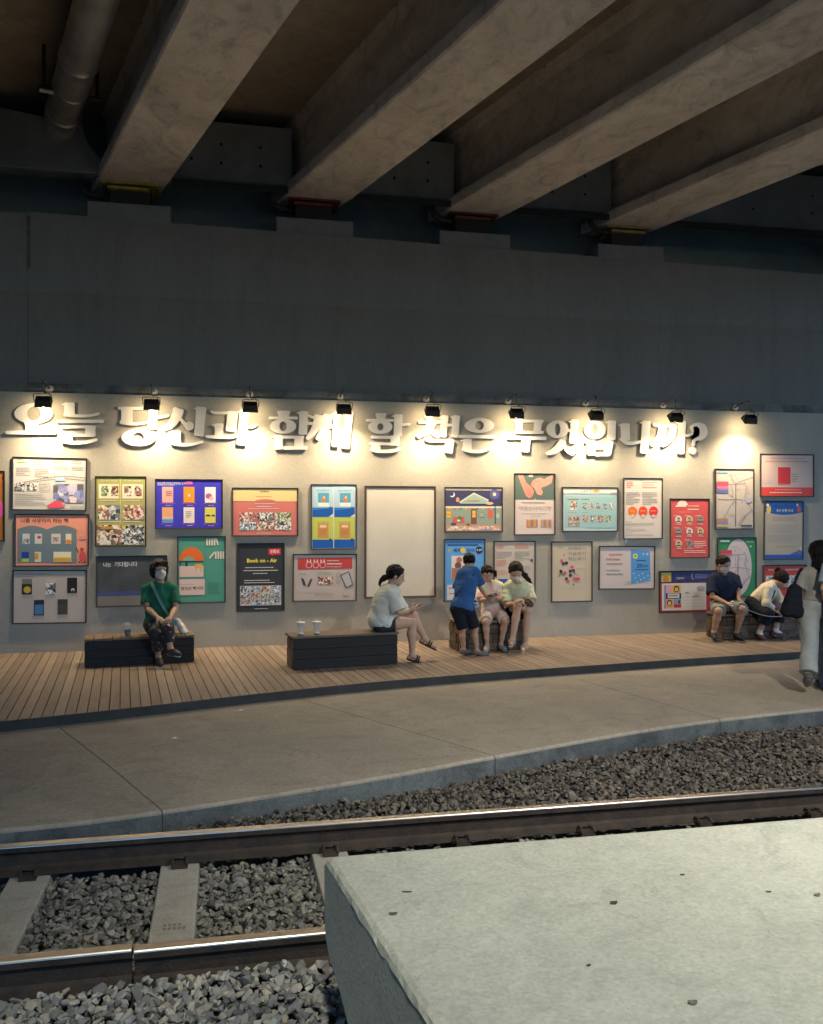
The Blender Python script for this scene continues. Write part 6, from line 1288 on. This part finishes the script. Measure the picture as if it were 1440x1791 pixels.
# 6 seated man
J6 = dict(head=P(1266, 987, 12.00), face=(.55, -1, -.40), neck=P(1265, 1004, 12.06), sho=[P(1244, 1014, 12.08), P(1286, 1011, 12.08)], elb=[P(1246, 1043, 11.95), P(1291, 1033, 11.98)], hand=[P(1272, 1055, 11.74), P(1293, 1049, 11.84)], front=(.1, -1, 0),
          hip=[Pz(1257, 12.12, .57), Pz(1280, 12.12, .57)], knee=[P(1257, 1069, 11.72), P(1299, 1066, 11.72)], ank=[P(1249, 1105, 11.86), P(1288, 1107, 11.86)], toe=[P(1251, 1116, 11.70), P(1297, 1116, 11.74)], hs=1.10, hdir=[(.9, -.4, -.1), (.3, -.7, -.6)], palm=[(0, .2, -1)]*2, curl=[1.0, .5], thumb=[-1, 1])
r6, A6, hp6, o6 = person('man in a navy t-shirt, grey shorts and white mask sitting on the right bench', J6, skin=SKIN2, fat=1.14, shirt=NAVY, sleeve=.80, shirt_loose=.030, hem=-.04, pants=GREYC, pants_len=.98, pants_loose=.024, hair_style='short', mask=True, shoes=BLACKSH, shoe_sole=mat('dark_sole', (.03, .03, .03), .8))
lp = [P(1277, 1057, 11.68), P(1284, 1057, 11.66), P(1298, 1062, 11.60), P(1314, 1069, 11.56), P(1332, 1076, 11.55), P(1350, 1079, 11.58), P(1368, 1078, 11.66)]
tt_ = np.linspace(0, len(lp)-1, 40); lpa = np.array(lp); kk = np.array([np.interp(tt_, range(len(lp)), lpa[:, q]) for q in range(3)]).T
for _ in range(6): kk[1:-1] = .25*kk[:-2]+.5*kk[1:-1]+.25*kk[2:]
ls = tag(empty('leash', tuple(lp[0])), 'grey strap leash with a white ring handle held by the seated man', 'leash')
MB().tube(list(kk), .006, 8).build('cord', mat('leash_grey', (.22, .23, .26), .5), ls, True, org=lp[0])
c_ = P(1281, 1056, 11.67); MB().tube([c_+np.array([  .026*math.cos(a), -.012*math.sin(a), .036*math.sin(a)]) for a in np.linspace(0, 2*math.pi, 20)], .011, 8, False).build('handle', mat('leash_handle', (.62, .6, .6), .5), ls, True, org=lp[0])

# 7 woman bending forward
J7 = dict(head=P(1367, 1013, 11.94), face=(1, -.35, -.75), up=(.7, 0, 1), neck=P(1354, 1022, 11.98), sho=[P(1344, 1031, 11.84), P(1350, 1024, 12.16)], elb=[P(1340, 1056, 11.76), P(1366, 1052, 12.08)], hand=[P(1356, 1069, 11.72), P(1370, 1068, 11.94)], front=(.8, -.2, -.6),
          hip=[Pz(1316, 11.98, .565), Pz(1322, 12.18, .565)], knee=[P(1342, 1075, 11.72), P(1362, 1073, 11.84)], ank=[P(1328, 1107, 11.84), P(1357, 1104, 11.86)], toe=[P(1336, 1117, 11.74), P(1374, 1114, 11.82)], hs=1.10, hdir=[(.8, 0, -.4), (.8, 0, -.4)], palm=[(0, 0, -1)]*2, curl=[.6, .6], thumb=[1, -1], tail=[P(1361, 1002, 11.96), P(1359, 997, 11.96), P(1362, 995, 11.95)])
r7, A7, hp7, o7 = person('woman in a cream cardigan with a hair bun, bending forward on the right bench', J7, shirt=cloth('cream', (.52, .47, .37)), sleeve=1.75, shirt_loose=.022, hem=-.06, pants=DARKN, pants_len=1.45, pants_loose=.045, hair=HAIRB, hair_style='bun', shoes=mat('maroon_shoe', (.10, .04, .045), .6), shoe_sole=WHITES, socks=cloth('white_sock', (.6, .57, .54)))
sb7 = tag(empty('sling_bag', tuple(P(1356, 1058, 11.80))), 'dusky pink sling bag with a black strap under the bending woman', 'bag'); o7b = P(1356, 1058, 11.80)
sdf_mesh('pouch', [('e', P(1358, 1059, 11.80), (.075, .05, .075), None, .02)], cloth('dusky_pink', (.20, .12, .12)), sb7, o7b, .007, wrinkle=.003, wf=60)
MB().tube([P(1352, 1024, 11.86), P(1356, 1034, 11.80), P(1352, 1046, 11.76), P(1344, 1052, 11.75)], .010, 6).build('strap', BLACKSH, sb7, True, org=o7b)

# 8, 9 two people walking away at the right edge
J8 = dict(head=P(1431, 966, 8.80), face=(-.15, 1, -.05), neck=P(1429, 998, 8.75), sho=[P(1404, 1006, 8.78), P(1449, 1006, 8.72)], elb=[P(1397, 1043, 8.74), P(1457, 1043, 8.66)], hand=[P(1399, 1073, 8.84), P(1458, 1074, 8.78)], front=(-.1, 1, 0),
          hip=[P(1416, 1063, 8.75), P(1441, 1063, 8.72)], knee=[P(1417, 1126, 8.62), P(1437, 1128, 8.86)], ank=[P(1414, 1179, 8.46), P(1433, 1190, 8.84)], toe=[P(1412, 1195, 8.58), P(1431, 1199, 9.00)], hs=1.10, flare=1.8)
r8, A8, hp8, o8 = person('woman with long black hair, grey top and pale jeans walking away at the right edge', J8, fat=.95, shirt=cloth('ash_grey', (.30, .28, .25)), sleeve=.62, shirt_loose=.022, hem=.08, pants=JEANS, pants_len=1.97, pants_loose=.026, hair_style='long', shoes=mat('walk_shoe', (.09, .08, .075), .7), shoe_sole=mat('walk_sole', (.2, .19, .18), .7))
tb = tag(empty('tote_bag', tuple(P(1385, 1082, 8.60))), 'black slouchy shoulder bag hanging beside the walking woman with long hair', 'bag'); ot = P(1385, 1082, 8.60)
sdf_mesh('pouch', [('c', P(1388, 1030, 8.62), .050, P(1377, 1066, 8.62), .068, .05), ('c', P(1397, 1031, 8.62), .040, P(1393, 1068, 8.62), .070, .06), ('c', P(1374, 1070, 8.62), .05, P(1396, 1073, 8.62), .05, .05), ('c', P(1392, 1026, 8.62), .03, P(1392, 1034, 8.62), .05, .03)], cloth('bag_black', (.012, .013, .018)), tb, ot, .009, wrinkle=.006, wf=35)
strap('strap', [(P(1388, 1027, 8.61), (0, -1, 0)), (P(1392, 1014, 8.64), (0, -1, .1)), (P(1398, 1001, 8.68), (-.2, -1, .5)), (P(1403, 995, 8.78), (0, 0, 1)), (P(1404, 1004, 8.86), (0, 1, .2))], .03, .008, cloth('bag_black', (.012, .013, .018)), tb, ot)
J9 = dict(head=P(1476, 952, 8.55), face=(-.1, 1, 0), neck=P(1474, 984, 8.50), sho=[P(1449, 991, 8.52), P(1500, 991, 8.48)], elb=[P(1441, 1030, 8.50), P(1508, 1030, 8.42)], hand=[P(1446, 1062, 8.60), P(1508, 1062, 8.54)], front=(-.1, 1, 0),
          hip=[P(1461, 1058, 8.50), P(1488, 1058, 8.48)], knee=[P(1456, 1128, 8.62), P(1486, 1130, 8.40)], ank=[P(1448, 1199, 8.60), P(1484, 1190, 8.24)], toe=[P(1444, 1207, 8.76), P(1482, 1206, 8.36)], hs=1.1, flare=1.5)
r9, A9, hp9, o9 = person('person in a light blue t-shirt cut off by the right edge of the photo', J9, shirt=cloth('light_blue', (.30, .36, .44)), sleeve=.70, shirt_loose=.03, hem=-.06, pants=cloth('dark_jeans', (.05, .07, .11)), pants_len=1.97, pants_loose=.026, hair_style='short', shoes=BLACKSH, shoe_sole=WHITES)

for px, py, lb in ((421, 1243, 'white paper scrap on the path near the deck edge'), (305, 1292, 'tiny white scrap on the path, left of the paper scrap')):
    c = onz(px, py, 0.004); o = MB().add([(-.03, -.01, 0), (.0, -.022, .004), (.032, .004, .001), (.004, .02, .012)], [(0, 1, 2, 3)]).build('paper_scrap', mat('paper_white', (.55, .53, .5), .8), None); o.location = tuple(c)
    o.modifiers.new('thick', 'SOLIDIFY').thickness = .001; tag(o, lb, 'paper scrap')
